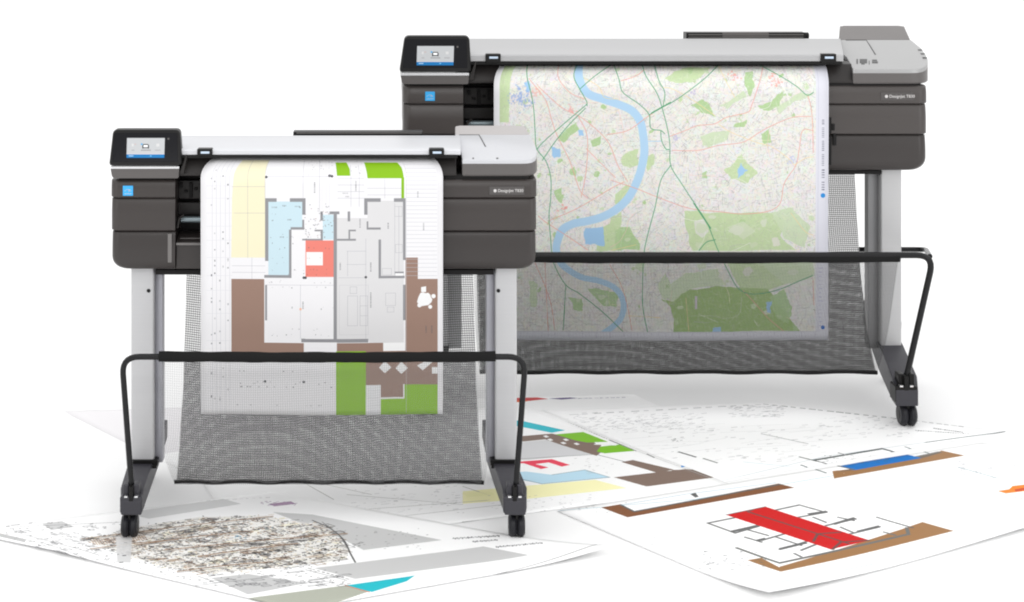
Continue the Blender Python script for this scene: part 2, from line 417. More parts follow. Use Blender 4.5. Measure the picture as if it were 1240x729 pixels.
    for i in range(6500):                                   # lettering specks
        x, y = random.uniform(598, 990), random.uniform(77, 402)
        c.rect(x, y, x + random.uniform(.4, 1.5), y + .55, random.choice(((150, 148, 152), (170, 165, 165), (188, 160, 150), (140, 150, 170), (150, 170, 140))), random.uniform(.25, .65))
    for p, k in parks: c.poly(p, PC[k], .58)
    for i in range(1500):                                   # paths and clearings inside the parks
        p, k = random.choice(parks); x, y = random.choice(p); x2, y2 = random.choice(p); t_ = random.random(); x, y = x + (x2 - x) * t_, y + (y2 - y) * t_
        a = random.uniform(0, 6.28); L = random.uniform(.8, 4); c.line([(x, y), (x + math.cos(a) * L, y + math.sin(a) * L)], random.uniform(1.2, 4), random.choice(((226, 232, 214), (170, 200, 140), (196, 216, 170), (236, 232, 220))), random.uniform(.2, .55))
    c.poly([(840, 268), (852, 264), (858, 280), (850, 288), (842, 282)], (232, 232, 226), .8); c.poly([(880, 275), (900, 268), (915, 280), (900, 290)], (222, 232, 205), .7)
    c.poly([(838, 318), (852, 306), (862, 318), (848, 330)], (222, 228, 230), .7); c.line(curve([(836, 382), (860, 382), (880, 385), (895, 380), (898, 360)]), 3, (206, 214, 190), .9); c.rect(841, 358, 844, 374, (214, 206, 214))
    for x, y, r_ in ((850, 276, 9), (893, 279, 10), (862, 262, 5), (925, 270, 7), (940, 292, 8), (912, 296, 6), (845, 296, 5), (850, 322, 8), (905, 328, 9), (960, 330, 7), (700, 364, 4), (728, 360, 5), (930, 378, 5), (823, 372, 5), (760, 290, 4), (905, 212, 4), (690, 345, 6), (875, 334, 7), (970, 285, 6)):
        c.poly(soft([(x + r_ * math.cos(q) * random.uniform(.5, 1.2), y + r_ * .75 * math.sin(q) * random.uniform(.5, 1.2)) for q in (0, 1, 2, 3, 4, 5.2)]), random.choice(((236, 234, 224), (226, 232, 212), (216, 228, 196))), .8)
    for i in range(70):                                     # secondary streets
        x, y = random.uniform(606, 985), random.uniform(80, 398); a = ang_at(x, y) + random.choice((0, math.pi / 2)); P_ = [(x, y)]
        for q in range(random.randint(2, 5)):
            a += random.gauss(0, .3); x += math.cos(a) * random.uniform(6, 14); y += math.sin(a) * random.uniform(6, 14)
            if not (606 < x < 986 and 78 < y < 401): break
            P_.append((x, y))
        if len(P_) > 1: c.line(curve(P_, 4), random.uniform(1.8, 3), random.choice(((253, 252, 250), (250, 240, 206), (242, 206, 196), (196, 196, 196), (206, 203, 200))), .9)
    # water
    lakes = [[(893, 205), (897, 197), (906, 206), (899, 212), (893, 216)], [(709, 276), (730, 274), (732, 298), (709, 296)], [(634, 100), (640, 98), (643, 108), (637, 112)], [(668, 178), (678, 180), (679, 190), (671, 192)], [(928, 366), (936, 364), (934, 380), (929, 378)],
             [(700, 158), (706, 158), (707, 164), (701, 164)], [(862, 397), (873, 396), (872, 403), (862, 403)]]
    for p in lakes: c.poly(soft(p), (168, 208, 244))
    for i in range(90): c.rect(*(lambda x, y: (x, y, x + random.uniform(1, 3), y + random.uniform(1, 3)))(random.gauss(630, 7), random.gauss(118, 7)), (160, 185, 232), .6)
    for cx, cy, col in ((888, 92, (246, 176, 164)), (938, 98, (246, 176, 164)), (934, 92, (246, 176, 164)), (682, 250, (244, 160, 150)), (691, 132, (246, 180, 176)), (648, 112, (246, 190, 180)), (837, 112, (205, 196, 226)), (816, 167, (205, 200, 226)), (960, 196, (200, 205, 236))):
        for k in range(16): 
            x, y = random.gauss(cx, 3), random.gauss(cy, 2.6); c.rect(x, y, x + random.uniform(1, 3), y + random.uniform(.8, 2.4), col, .7)
    river = curve([(697, 76), (702, 98), (712, 113), (730, 120), (748, 126), (765, 134), (775, 147), (779, 165), (780, 185), (776, 205), (770, 222), (760, 240), (745, 254), (728, 263), (710, 268), (695, 271), (682, 278), (676, 290), (674, 303), (679, 318), (690, 328), (705, 336), (725, 340), (742, 347), (752, 358), (755, 372), (751, 386), (741, 396), (731, 403)], 8)
    for i, (p, q) in enumerate(zip(river, river[1:])):
        c.line([p, q], (48 - 13 * min(1, max(0, (i - 130) / 40))), (184, 219, 247))
    c.line([(783, 171), (800, 171)], 5, (184, 219, 247))
    # roads
    red = [[(811, 165), (830, 158), (845, 152), (865, 150), (880, 142), (905, 136), (910, 128), (918, 105), (926, 80)], [(814, 182), (845, 182), (870, 176), (900, 172), (920, 160), (935, 152), (960, 142), (982, 141)], [(978, 115), (982, 130), (984, 150), (985, 185)],
           [(985, 158), (972, 158), (968, 180), (964, 200), (950, 222), (945, 246), (930, 256), (900, 259), (870, 256), (835, 252), (800, 240), (770, 228), (740, 218)], [(640, 95), (660, 120), (668, 145), (675, 165), (690, 195), (702, 230), (712, 240)], [(652, 105), (680, 130), (705, 143), (735, 170), (748, 200), (760, 220)],
           [(735, 163), (760, 158), (783, 142), (790, 138)], [(664, 268), (700, 252), (740, 228), (756, 220)], [(672, 80), (676, 95), (690, 112), (708, 120)], [(700, 140), (711, 165), (710, 205), (704, 238)], [(652, 262), (662, 270), (690, 288), (712, 303)], [(752, 98), (770, 92), (780, 84)],
           [(660, 318), (662, 360), (664, 402)], [(738, 320), (752, 345), (760, 372), (765, 400)], [(900, 352), (915, 368), (930, 385), (950, 402)], [(985, 340), (986, 370)], [(710, 180), (730, 200), (745, 215)], [(640, 300), (665, 360), (672, 400)]]
    for r in red: c.line(curve(r), 4.0, (238, 170, 158), .95)
    yel = [[(802, 106), (815, 108), (840, 122), (866, 140)], [(871, 80), (880, 100), (890, 118)], [(870, 150), (885, 160), (915, 172), (935, 178), (955, 192), (962, 200)], [(708, 95), (725, 105), (732, 118), (748, 120)], [(962, 200), (975, 192), (985, 190)], [(958, 258), (975, 280), (985, 285)], [(830, 360), (834, 402)], [(760, 382), (800, 384)], [(740, 303), (770, 296)]]
    for r in yel: c.line(curve(r), 3.6, (246, 222, 165), .9)
    grn = [[(632, 78), (641, 105), (646, 130), (648, 160), (650, 180), (661, 195), (667, 215), (667, 240), (665, 262), (667, 290), (668, 303), (671, 320), (685, 345), (702, 356), (730, 378), (755, 402)], [(711, 126), (685, 148), (660, 170), (649, 182)], [(709, 131), (690, 150), (672, 172), (657, 194)],
           [(695, 76), (694, 92), (702, 108), (710, 122), (711, 128)], [(740, 76), (749, 95), (753, 110), (762, 118), (775, 127), (786, 139), (788, 155), (800, 158), (805, 162)], [(776, 76), (782, 92), (795, 112), (801, 128), (808, 155), (811, 175), (812, 200), (825, 222), (840, 245), (856, 270), (868, 300), (880, 325), (893, 348), (910, 356), (940, 352), (970, 340), (985, 334)],
           [(872, 78), (850, 98), (820, 120), (800, 131), (786, 139)], [(812, 200), (800, 218), (793, 250), (785, 280), (780, 303), (778, 330), (778, 370), (784, 402)], [(921, 78), (945, 92), (965, 105), (977, 115), (985, 112)], [(738, 78), (720, 92), (702, 108)], [(792, 78), (798, 98), (805, 112), (803, 128)],
           [(685, 345), (684, 370), (682, 400)], [(866, 290), (855, 293), (846, 303)], [(800, 158), (801, 170), (806, 180), (810, 181)]]
    for r in grn: c.line(curve(r), 5.4, (100, 172, 130), .95)
    c.line([(840, 246), (860, 276)], 9, (96, 168, 124)); c.line([(789, 137), (812, 124)], 9, (96, 168, 124))
    # margins
    mg = (229, 229, 238)
    c.rect(594, 74, 605, 416, (246, 246, 248)); c.rect(988, 74, 1007, 416, mg); c.rect(594, 401.5, 1007, 416, mg)
    c.line([(991, 76), (991, 402)], 2, (196, 198, 214)); c.line([(1000.5, 76), (1000.5, 412)], 1.6, (210, 211, 224)); c.line([(598, 402), (990, 402)], 2, (190, 190, 205))
    for x in np.arange(606, 990, 8.3): c.line([(x, 403), (x, 405 + random.uniform(0, 4))], 1.5, (150, 150, 175), .7)
    for y in np.arange(310, 400, 5): c.line([(992, y), (992 + random.uniform(2, 5), y)], 1.4, (120, 120, 190), .7)
    c.disc((997, 237), 2.9, (50, 150, 225)); c.disc((997, 397), 2.4, (40, 110, 200))
    y = 231
    for wd, big in ((4, 1), (4, 1), (7, 0), (6, 0), (6, 0), (3, 0)):           # vertical title, letters too small to read
        for k in range(wd):
            s_ = 1.7 if big else 1.25
            c.rect(995.4, y - s_, 998.8 if big else 998.2, y - s_ * .25, (82, 84, 104), random.uniform(.55, .95)); c.rect(996.2, y - s_ * .8, 997.2, y - s_ * .4, mg, .6)
            y -= s_ * 1.75
        y -= 3
    return c

# ------------------------------------------------------------------ the touch screen picture
def screen_canvas():
    c = Canvas((0, 0, 100, 56), 5, (186, 188, 190))
    c.rect(0, 46, 100, 56, (0, 112, 176)); c.rect(0, 45, 100, 46, (240, 226, 215))
    c.rect(43, 17, 57, 20, (60, 62, 64)); c.rect(41, 20, 44, 30, (60, 62, 64)); c.rect(56, 20, 59, 30, (60, 62, 64)); c.rect(44, 26, 56, 29, (50, 52, 54)); c.rect(45, 20, 55, 26, (250, 250, 250)); c.rect(37, 15, 42, 20, (86, 160, 205))
    for k in range(7): c.rect(38 + k * 3.8, 33, 40.6 + k * 3.8, 36, (120, 120, 122))
    for k in range(3): c.rect(13 + k * 2.6, 33, 14.8 + k * 2.6, 36, (150, 150, 152))
    for k in range(5): c.rect(75 + k * 3, 33, 77 + k * 3, 36, (150, 150, 152))
    c.rect(20, 16, 25, 19, (190, 170, 168)); c.rect(78, 16, 86, 24, (205, 205, 205)); c.rect(13, 16, 18, 24, (205, 205, 205))
    for k in range(5): c.rect(6 + k * 2.5, 49, 7.6 + k * 2.5, 52, (190, 220, 240))
    c.rect(62, 49, 66, 52, (120, 190, 230))
    return c

# ------------------------------------------------------------------ the plotters
SCREEN = printed('touch_screen_picture', screen_canvas().image('touch_screen'), .3, .03)

def quad_grid(bm, f, nu, nv, uvf=None):
    vs = [[bm.verts.new(f(i / nu, j / nv)) for i in range(nu + 1)] for j in range(nv + 1)]
    uvl = bm.loops.layers.uv.new('UVMap') if uvf else None
    for j in range(nv):
        for i in range(nu):
            fc = bm.faces.new((vs[j][i], vs[j][i + 1], vs[j + 1][i + 1], vs[j + 1][i]))
            if uvf:
                for l, (a, b) in zip(fc.loops, ((i, j), (i + 1, j), (i + 1, j + 1), (i, j + 1))): l[uvl].uv = uvf(a / nu, b / nv)

def end_panel(S, u_in, u_out, v0, v1, bottom_r=0.0, edge=.0025):
    """one moulded front panel: rounded outer vertical corner, optional round lower corner"""
    yb = S['yb']; xi, xo = X(u_in, yb), X(u_out, yb); sg = 1 if xo > xi else -1
    z1, z0 = Z(v0, yb), Z(v1, yb); yr = yb + S['depth']; r = S['corner']
    rows = []
    lev = []
    if bottom_r:
        for k in range(7):
            a = math.pi / 2 * k / 6
            lev.append((z0 + bottom_r * (1 - math.sin(a)), bottom_r * (1 - math.cos(a)), bottom_r * .45 * (1 - math.cos(a))))
        lev = [(z0 + bottom_r * (1 - math.cos(math.pi / 2 * k / 6)), bottom_r * (1 - math.sin(math.pi / 2 * k / 6)), bottom_r * .45 * (1 - math.sin(math.pi / 2 * k / 6))) for k in range(7)]
    else:
        lev = [(z0, edge, edge), (z0 + edge, 0, 0)]
    lev += [(z0 + (z1 - z0) * q, 0, .007 * S['k'] * ((q - .45) / .55) ** 2) for q in (.5, .6, .7, .8, .9)]
    lev += [(z1 - edge, 0, .0068 * S['k']), (z1, edge, .007 * S['k'] + edge)]
    for z, ix, iy in lev:
        o = xo - sg * ix; y = yb + iy
        ring = [(xi, y, z)]
        for k in range(9):
            a = math.pi / 2 * k / 8
            ring.append((o - sg * r * (1 - math.sin(a)), y + r * .8 * (1 - math.cos(a)), z))
        ring += [(o, yr - iy, z), (xi, yr - iy, z)]
        rows.append(ring)
    bm = bmesh.new(); loft(bm, rows)
    return bm

def text_mesh(s, size, loc, mat, parent, name='lettering', bold=0.0):
    cu = bpy.data.curves.new(name, 'FONT'); cu.body = s; cu.size = size; cu.extrude = .0004; cu.offset = bold
    cu.align_x = 'LEFT'; cu.align_y = 'CENTER'
    t = bpy.data.objects.new(name + '_tmp', cu); COL.objects.link(t)
    dg = bpy.context.evaluated_depsgraph_get()
    me = bpy.data.meshes.new_from_object(t.evaluated_get(dg)); me.name = name
    bpy.data.objects.remove(t); bpy.data.curves.remove(cu)
    me.materials.clear(); me.materials.append(mat)
    o = bpy.data.objects.new(name, me); COL.objects.link(o); o.parent = parent
    o.rotation_euler = (math.radians(90), 0, 0); o.location = Vector(loc) - world_origin(parent)
    return o

def plotter(S):
    Yt, k = S['Yt'], S['k']; yb = S['yb'] = Yt + .16 * k
    S['depth'] = .40 * k; S['corner'] = .026 * k
    cx = S['cx']
    root = empty('plotter', (X(cx, Yt + .3 * k), Yt + .3 * k, 0), S['label'], 'plotter', 'wide-format plotters on wheeled stands')
    S['root'] = root
    D = S['depth']
    Lo, Li, Ri, Ro = S['Lo'], S['Li'], S['Ri'], S['Ro']
    vt, s1, s2, vb = S['levels']
    # ---- body core: dark carcass behind all panels
    bm = bmesh.new()
    g = .004
    for a, b in ((Lo, Li), (Ri, Ro)):
        add_box(bm, (min(X(a, yb), X(b, yb)) + (.022 if a == Lo else .003), yb + .012, Z(vb, yb) + .045 * k), (max(X(a, yb), X(b, yb)) - (.022 if b == Ro else .003), yb + D - .01, Z(vt - 6, yb)))
    add_box(bm, (X(Li, yb) - .004, yb + .11 * k, Z(vb, yb) + .004), (X(Ri, yb) + .004, yb + D - .012, Z(S['cover'][5] + 2, yb)))
    body = build('body', bm, M['cavity'], root)
    # lower cross beam
    bu0, bu1, bv0, bv1 = S['beam']
    build('cross_beam', boxuv(bu0, bv0, bu1, bv1, yb + .03 * k, .28 * k), M['cavity'], root, .002)
    # ---- panels
    for a, b in ((Li, Lo), (Ri, Ro)):
        sgn = 1 if b > a else -1
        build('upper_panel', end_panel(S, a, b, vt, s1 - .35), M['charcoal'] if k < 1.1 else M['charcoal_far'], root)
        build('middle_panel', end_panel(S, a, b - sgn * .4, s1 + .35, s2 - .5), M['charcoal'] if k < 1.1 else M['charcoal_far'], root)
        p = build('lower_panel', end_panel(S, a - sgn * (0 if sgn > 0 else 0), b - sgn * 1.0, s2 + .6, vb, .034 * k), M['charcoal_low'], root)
        if sgn < 0:
            build('grip', boxuv(Li - 9, s2 + 3, Li - 4, vb - 9, yb - .0015, .01), M['ledge'], p, .001)
    if 'Rdet' in S:
        bm = bmesh.new()
        for r in S['Rdet']: boxuv(*r, yb - .004, .02, bm)
        build('side_latch', bm, M['black'], root, .001)
    # ---- paper mouth: hood, walls, roller, ledges
    hx0, hv0, hx1, hv1 = S['hood']
    bm = bmesh.new()
    ys = [(yb + .055 * k, Z(hv0 - 2, yb)), (yb + .035 * k, Z(hv0, yb)), (yb + .004, Z(hv1 - 3, yb)), (yb + .004, Z(hv1, yb)), (yb + .12 * k, Z(hv1, yb)), (yb + .12 * k, Z(hv0 - 2, yb))]
    loft(bm, [[(X(u, yb), y, z) for y, z in ys] for u in (hx0, hx1)])
    build('paper_guide', bm, M['inner'], root, .003)
    mz = hv1 + (vb - hv1) * .46
    bm = bmesh.new(); boxuv(Li + .5, hv1 + 5, Ri - .5, hv1 + (vb - hv1) * .24, yb + .085 * k, .03 * k, bm); boxuv(Li + .5, hv1 + (vb - hv1) * .28, Ri - .5, mz - 6, yb + .08 * k, .03 * k, bm)
    build('carriage_rail', bm, M['inner'], root, .002)
    bm = bmesh.new()
    for q in range(5):
        u = Li + 5 + q * 6; boxuv(u, hv1 + 8 + (q % 2) * 9, u + 4, hv1 + 14 + (q % 3) * 6, yb + .078 * k, .01, bm)
    build('carriage_block', bm, M['cavity'], root, .001)
    bm = bmesh.new(); rr = .0085 * k; yc = yb + .05 * k
    cyl_x(bm, ((X(Li, yb) + X(Ri, yb)) / 2, yc, Z(mz, yc)), rr, X(Ri, yb) - X(Li + 9, yb), 20)
    build('paper_roller', bm, M['roller'], root)
    bm = bmesh.new()
    v0 = mz + (vb - mz) * .36
    sec = [(yb + .075 * k, Z(v0, yb)), (yb + .035 * k, Z(v0 + 2.5, yb)), (yb + .018 * k, Z(v0 + 7, yb)), (yb + .012 * k, Z(v0 + 7, yb)), (yb + .008 * k, Z(vb - .5, yb)), (yb + .1 * k, Z(vb - .5, yb)), (yb + .1 * k, Z(v0, yb))]
    loft(bm, [[(X(u, yb), y, z) for y, z in sec] for u in (Li + .6, Ri - .6)])
    build('output_tray', bm, M['charcoal_low'], root, .002)
    bm = bmesh.new(); boxuv(Li + 1, v0 + 6.4, Ri - 1, v0 + 9.4, yb + .004 * k, .012, bm); boxuv(Li + 6, v0 + .5, Ri - 1, v0 + 3.4, yb + .03 * k, .02, bm)
    build('tray_lip_highlight', bm, M['ledge'], root, .0015)  # lip and ledge in lighter grey: their highlight put into the colour
    bm = bmesh.new(); tube(bm, [W(Li + 3, mz + 10, yb + .02 * k), W(Li + 5, mz - 1, yb + .02 * k), W(Li + 10, mz - 5, yb + .03 * k)], .004 * k)
    build('lever', bm, M['inner'], root)
    # ---- top cover
    c0, c1, vr, vm, vl, vbm = S['cover']
    yR = yb + .26 * k
    zf0, zf1, zm, zr = Z(vbm, yb + .006), Z(vl, yb + .006), Z(vm, yb + .03 * k), Z(vr, yR)
    sec = [(yb + .006, zf0), (yb + .006, zf1 - .002), (yb + .009, zf1 + .0015), (yb + .03 * k, zm), (yb + .10 * k, zm + (zr - zm) * .36), (yb + .18 * k, zm + (zr - zm) * .72), (yR - .012, zr - .001), (yR, zr - .004), (yR, zr - .03), (yb + .03, zf0)]
    bm = bmesh.new(); cr = S['cover_r']; xr = lambda y: X(c1, yb) + (X(cr, yR) - X(c1, yb)) * max(0, y - yb - .006) / (yR - yb)
    loft(bm, [[(X(c0, yb), y, z) for y, z in sec], [(xr(y), y, z) for y, z in sec]])
    build('top_cover', bm, S['m_cover'], root, .0012, smooth=18)
    bm = bmesh.new(); add_box(bm, (X(c0, yb), yb + .045 * k, Z(S['hood'][1], yb) - .01), (X(c1, yb) - .01, yR - .006, zf0 - .0005))
    build('cover_support', bm, M['cavity'], root)
    # black strip: shade of the gap under the cover lip, put in as colour
    build('slot_shade_strip', boxuv(c0 + 1, vbm + .3, c1 - 4, vbm + 3.8, yb + .003 * k, .05 * k), M['black'], root)
    # latches
    for u in S['latches']:
        l = build('latch', boxuv(u - 9.5, vl - 1.2, u + 9, vbm + 2.2, yb - .004, .03), M['black'], root, .003, 3)
        build('latch_insert', boxuv(u - 5, vl + 2, u + 5.5, vl + 4.6, yb - .0055, .004), M['insert'], l, .0006)
    # ---- output roll tray seen over the cover
    r0, r1, rv0, rv1 = S['roll']; yz = yb + .30 * k
    bm = bmesh.new(); hgt = (rv1 - rv0)
    sec = round_poly([(yz, Z(rv1 + 4, yz)), (yz, Z(rv0, yz)), (yz + .05 * k, Z(rv0, yz)), (yz + .05 * k, Z(rv1 + 4, yz))], [0, .004, .004, 0], 3)
    loft(bm, [[(X(u, yz), y, z) for y, z in sec] for u in (r0, r1)])
    sp = build('spindle_cover', bm, M['black'], root, .001)
    if S['roll_mid']:
        a, b = S['roll_mid']; build('paper_flap', boxuv(a, rv0 - .2, b, rv1, yz - .004, .02), M['strip_grey'], sp, .001)
        bm = bmesh.new()
        for kk in (.25, .6): boxuv(r0 + 3, rv0 + hgt * kk, r1 - 3, rv0 + hgt * kk + 1.1, yz - .006, .01, bm)
        build('spindle_rib', bm, M['ledge'], sp)
        bm = bmesh.new(); cyl_x(bm, (X(r1 + 1, yz), yz + .02, Z((rv0 + rv1) / 2, yz)), .012, .022, 18, .002); build('spindle_knob', bm, M['black'], sp)
    else:
        build('paper_flap', boxuv(r0 + 4, rv0 + .9, r1 - 1, rv0 + 1.9, yz - .003, .02), M['ledge'], sp)
    # ---- ink-side lid
    vf, vc, vR, skirt_v = S['lid_v']
    yc_, yr_ = yb + .26 * k, yb + .39 * k
    zf, zc, zR, zs = Z(vf, yb), Z(vc, yc_), Z(vR, yr_), Z(skirt_v, yb)
    def lid_z(y): return zf + (zc - zf) * (y - yb) / (yc_ - yb)
    ring = [(X(u, yb + dy * k), yb + dy * k) for u, dy in S['lid_ring']]
    cxr = sum(p[0] for p in ring) / len(ring); cyr = sum(p[1] for p in ring) / len(ring)
    def shrink(p, d):
        v = Vector((p[0] - cxr, p[1] - cyr)); L = v.length
        return (cxr + v.x * (1 - d / L), cyr + v.y * (1 - d / L))
    th = .011 * k
    rows = [[(x, y, lid_z(y) - th) for x, y in ring], [(x, y, lid_z(y) - .003) for x, y in ring], [(*shrink(p, .0012), lid_z(p[1]) - .0008) for p in ring], [(*shrink(p, .004), lid_z(p[1])) for p in ring]]
    bm = bmesh.new(); loft(bm, rows); lid = build('lid', bm, S['m_lid'], root, smooth=30)
    rows = [[(*shrink(p, .004), zs) for p in ring], [(*p, zs + .004) for p in ring], [(x, y, lid_z(y) - th) for x, y in ring]]
    bm = bmesh.new(); loft(bm, rows); build('lid_skirt', bm, M['skirt'], root, smooth=30)
    rs = S['rear_ring']
    low = [(X(u, yc_ if t == 0 else yr_ - t2), (yc_ if t == 0 else yr_ - t2), (zc + .0005 if t == 0 else zR)) for u, t, t2 in rs]
    rows = [[(x, y, zs + .05) for x, y, z in low], [(x, y, z) for x, y, z in low]]
    bm = bmesh.new(); loft(bm, rows); build('rear_housing', bm, S['m_strip'], root, .004, 3)
    # seam around the small flap on the lid
    sm = S['seam']
    pts = [(X(u, yb + dy * k), yb + dy * k) for u, dy in sm]
    bm = bmesh.new(); tube(bm, [(x, y, lid_z(y)) for x, y in pts], .0019 * k, 6); build('flap_seam', bm, M['ink'], lid)
    bm = bmesh.new()
    for q, (u0, dy0, u1, dy1) in enumerate(S['picto']):
        if q and len(S['picto']) == 2: build('pictogram', bm, M['ink'], lid); bm = bmesh.new()
        pp = [(X(u, yb + dy * k), yb + dy * k) for u, dy in ((u0, dy0), (u1, dy0), (u1, dy1), (u0, dy1))]
        loft(bm, [[(x, y, lid_z(y) + h) for x, y in pp] for h in (-.001, .0006)])
    build('pictogram', bm, M['ink'], lid)
    if k > 1.1:
        for dy in (.10, .135, .17):
            u = {.10: 1122.6, .135: 1120.2, .17: 1116.8}[dy]; y = yb + dy * k; x = X(u, y); bm = bmesh.new()
            add_box(bm, (x - .016, y - .010, lid_z(y) - .010), (x - .003, y + .010, lid_z(y) + .0008)); build('vent_slot', bm, M['ink'], lid, .001)
    # ---- control panel
    P = S['panel']; pv0, pv1 = P[0][1], P[2][1]
    yp = yb - .022 * k
    def py(v): return yp + (pv1 - v) / (pv1 - pv0) * .032 * k
    outline = round_poly(P, [6, 6, 4, 4], 5)
    oc = (sum(p[0] for p in outline) / len(outline), sum(p[1] for p in outline) / len(outline))
    def pring(scale, off): return [W(oc[0] + (u - oc[0]) * scale, oc[1] + (v - oc[1]) * scale, py(v) ) + Vector((0, off, 0)) for u, v in outline]
    bm = bmesh.new(); loft(bm, [pring(.955, 0), pring(.985, .0025), pring(1, .008), pring(1, .035 * k), pring(.97, .042 * k)])
    cp = build('control_panel', bm, M['black'], root, smooth=40)
    fu0, fv0, fu1, fv1 = P[3][0] + 4.5, pv0 + 4, P[2][0] - 5, pv1 - 5
    def face_quad(u0, v0, u1, v1, off, th_=.002, sk=1.2):
        bm = bmesh.new()
        pts = [(u0 + sk, v0), (u1 - sk * .4, v0), (u1, v1), (u0, v1)]
        loft(bm, [[W(u, v, py(v)) + Vector((0, o, 0)) for u, v in pts] for o in (off + th_, off)])
        return bm
    gl = build('glass_bezel', face_quad(fu0, fv0, fu1, fv1, -.0012, .004, 2.0), M['gloss'], cp, .0008)
    a0, b0, a1, b1 = S['screen']
    bm = bmesh.new()
    quad_grid(bm, lambda s, t: W(a0 + (a1 - a0) * s + (1 - t) * .7, b0 + (b1 - b0) * t, py(b0 + (b1 - b0) * t)) + Vector((0, -.0018, 0)), 1, 1, lambda s, t: (s, 1 - t))
    build('screen', bm, SCREEN, cp)
    build('home_key', face_quad(a1 + 4, b0, a1 + 6, b0 + 2, -.0016, .001, 0), M['skirt'], cp)
    t0, t1, t2, t3 = S['strip']
    build('metal_strip', boxuv(t0, t1, t2, t3, yb - .012 * k, .02), M['chrome'], root, .0015)
    h0, h1, h2, h3 = S['housing']
    sgb = bmesh.new()
    loft(sgb, [[W(u, v, yb - .010 * k) + Vector((0, d, 0)) for u, v in round_poly([(h0, h1), (h2, h1), (h2 - 1, h3), (h0 + 2, h3)], [.5, .5, 2, 4], 4)] for d in (0, .30 * k)])
    build('panel_base', sgb, M['skirt'], root, .003)
    q0, q1 = P[2][0], pv1
    bm = bmesh.new(); loft(bm, [[W(u, v, yb - .004 * k) + Vector((0, d, 0)) for u, v in ((q0 - 4, q1 + 10), (q0 - 1, q1 + 2), (q0 + 4, q1 - 12), (q0 + 6, q1 - 12), (q0 + 2, q1 + 10))] for d in (0, .05 * k)])
    build('panel_bracket', bm, M['inner'], root, .0015)
    # ---- stickers and badge
    e0, e1, e2, e3 = S['energy']
    es = build('energy_label', boxuv(e0, e1, e2, e3, yb - .0012, .002), M['cyan'], root)
    bm = bmesh.new(); em = (e0 + e2) / 2
    tube(bm, [W(em - 4 + kk, (e1 + e3) / 2 - 2.2 * math.sin(kk / 8 * math.pi) + .5, yb - .0014) for kk in range(9)], .0006, 5)
    tube(bm, [W(em - 4 + kk, e3 - 2.4 + .5 * math.sin(kk * 2.2), yb - .0014) for kk in range(9)], .0007, 5)
    tube(bm, [W(em + 1.5 + .9 * math.cos(a), (e1 + e3) / 2 + .9 * math.sin(a), yb - .0014) for a in (0, 1.2, 2.5, 3.8, 5.0, 6.2)], .0007, 5)
    build('label_mark', bm, M['white'], es)
    b0_, b1_, b2_, b3_ = S['badge']
    bd = build('badge', boxuv(b0_, b1_, b2_, b3_, yb - .0015, .004), M['badge'], root, .001)
    bmv = (b1_ + b3_) / 2
    bm = bmesh.new(); c_ = W(b0_ + 7, bmv, yb - .0022); rad = 1.9 * yb / FPX
    ringp = [Vector((math.cos(2 * math.pi * q / 20) * rad, 0, math.sin(2 * math.pi * q / 20) * rad)) for q in range(20)]
    loft(bm, [[c_ + p + Vector((0, d, 0)) for p in ringp] for d in (.001, 0)])
    build('logo', bm, M['white'], bd)
    text_mesh('DesignJet T830', 5.0 * yb / FPX, W(b0_ + 10.3, bmv, yb - .0022), M['white'], bd, bold=.00008)
    # ---- legs
    yl = Yt + .20 * k; ld = .075 * k; vlt, vlb = S['leg_v']
    for main, chan, hole in S['legs']:
        bm = bmesh.new()
        pl = round_poly([(X(main[0], yl), yl), (X(main[1], yl), yl), (X(main[1], yl), yl + ld), (X(main[0], yl), yl + ld)], .006, 3)
        ztop = Z(vlt, yl) + .02; loft(bm, [[(x, y, z) for x, y in pl] for z in (Z(vlb, yl) - .01, ztop)])
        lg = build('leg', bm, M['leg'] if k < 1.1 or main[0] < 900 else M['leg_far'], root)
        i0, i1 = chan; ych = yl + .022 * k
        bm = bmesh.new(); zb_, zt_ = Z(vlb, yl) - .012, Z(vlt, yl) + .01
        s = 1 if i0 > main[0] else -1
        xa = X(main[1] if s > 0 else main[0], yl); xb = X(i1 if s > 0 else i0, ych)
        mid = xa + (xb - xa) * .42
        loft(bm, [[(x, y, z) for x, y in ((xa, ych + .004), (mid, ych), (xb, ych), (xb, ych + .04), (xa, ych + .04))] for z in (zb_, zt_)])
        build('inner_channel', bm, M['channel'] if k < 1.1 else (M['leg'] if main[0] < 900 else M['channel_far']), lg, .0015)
        if hole:
            bm = bmesh.new(); c_ = W(hole[0], hole[1], yl); rad = .0052 * k
            loft(bm, [[c_ + Vector((math.cos(2 * math.pi * q / 16) * rad, d, math.sin(2 * math.pi * q / 16) * rad)) for q in range(16)] for d in (-.0012, .004)])
            build('bolt_hole', bm, M['black'], lg)
    # ---- feet and casters
    for F in S['feet']:
        prof = F['prof']                                     # (Y, outer x, inner x, z top, z bottom)
        bm = bmesh.new()
        loft(bm, [[(a, y, zb), (b, y, zb), (b, y, zt), (a, y, zt)] for y, a, b, zt, zb in prof])
        ft = build('foot', bm, M['foot'], root, .003)
        # collar at the leg socket
        bm = bmesh.new(); u0, u1 = F['socket']
        add_box(bm, (X(u0, yl) - .002, yl - .006, Z(vlb, yl) - .012), (X(u1, yl) + .002, yl + ld + .006, Z(vlb, yl) + .004))
        add_box(bm, (X(u0, yl), yl - .012, Z(vlb + 6, yl) - .004), (X(u1, yl), yl + ld, Z(vlb + 6, yl) + .004))
        build('leg_socket', bm, M['black'], ft, .002)
        (tu, tv), tw = F['toe'], F['toew']
        # rod clamp: two cheeks with a slot between, and a bright bolt in each
        bm = bmesh.new(); yt = F.get('Yt', Yt) - .035 * k
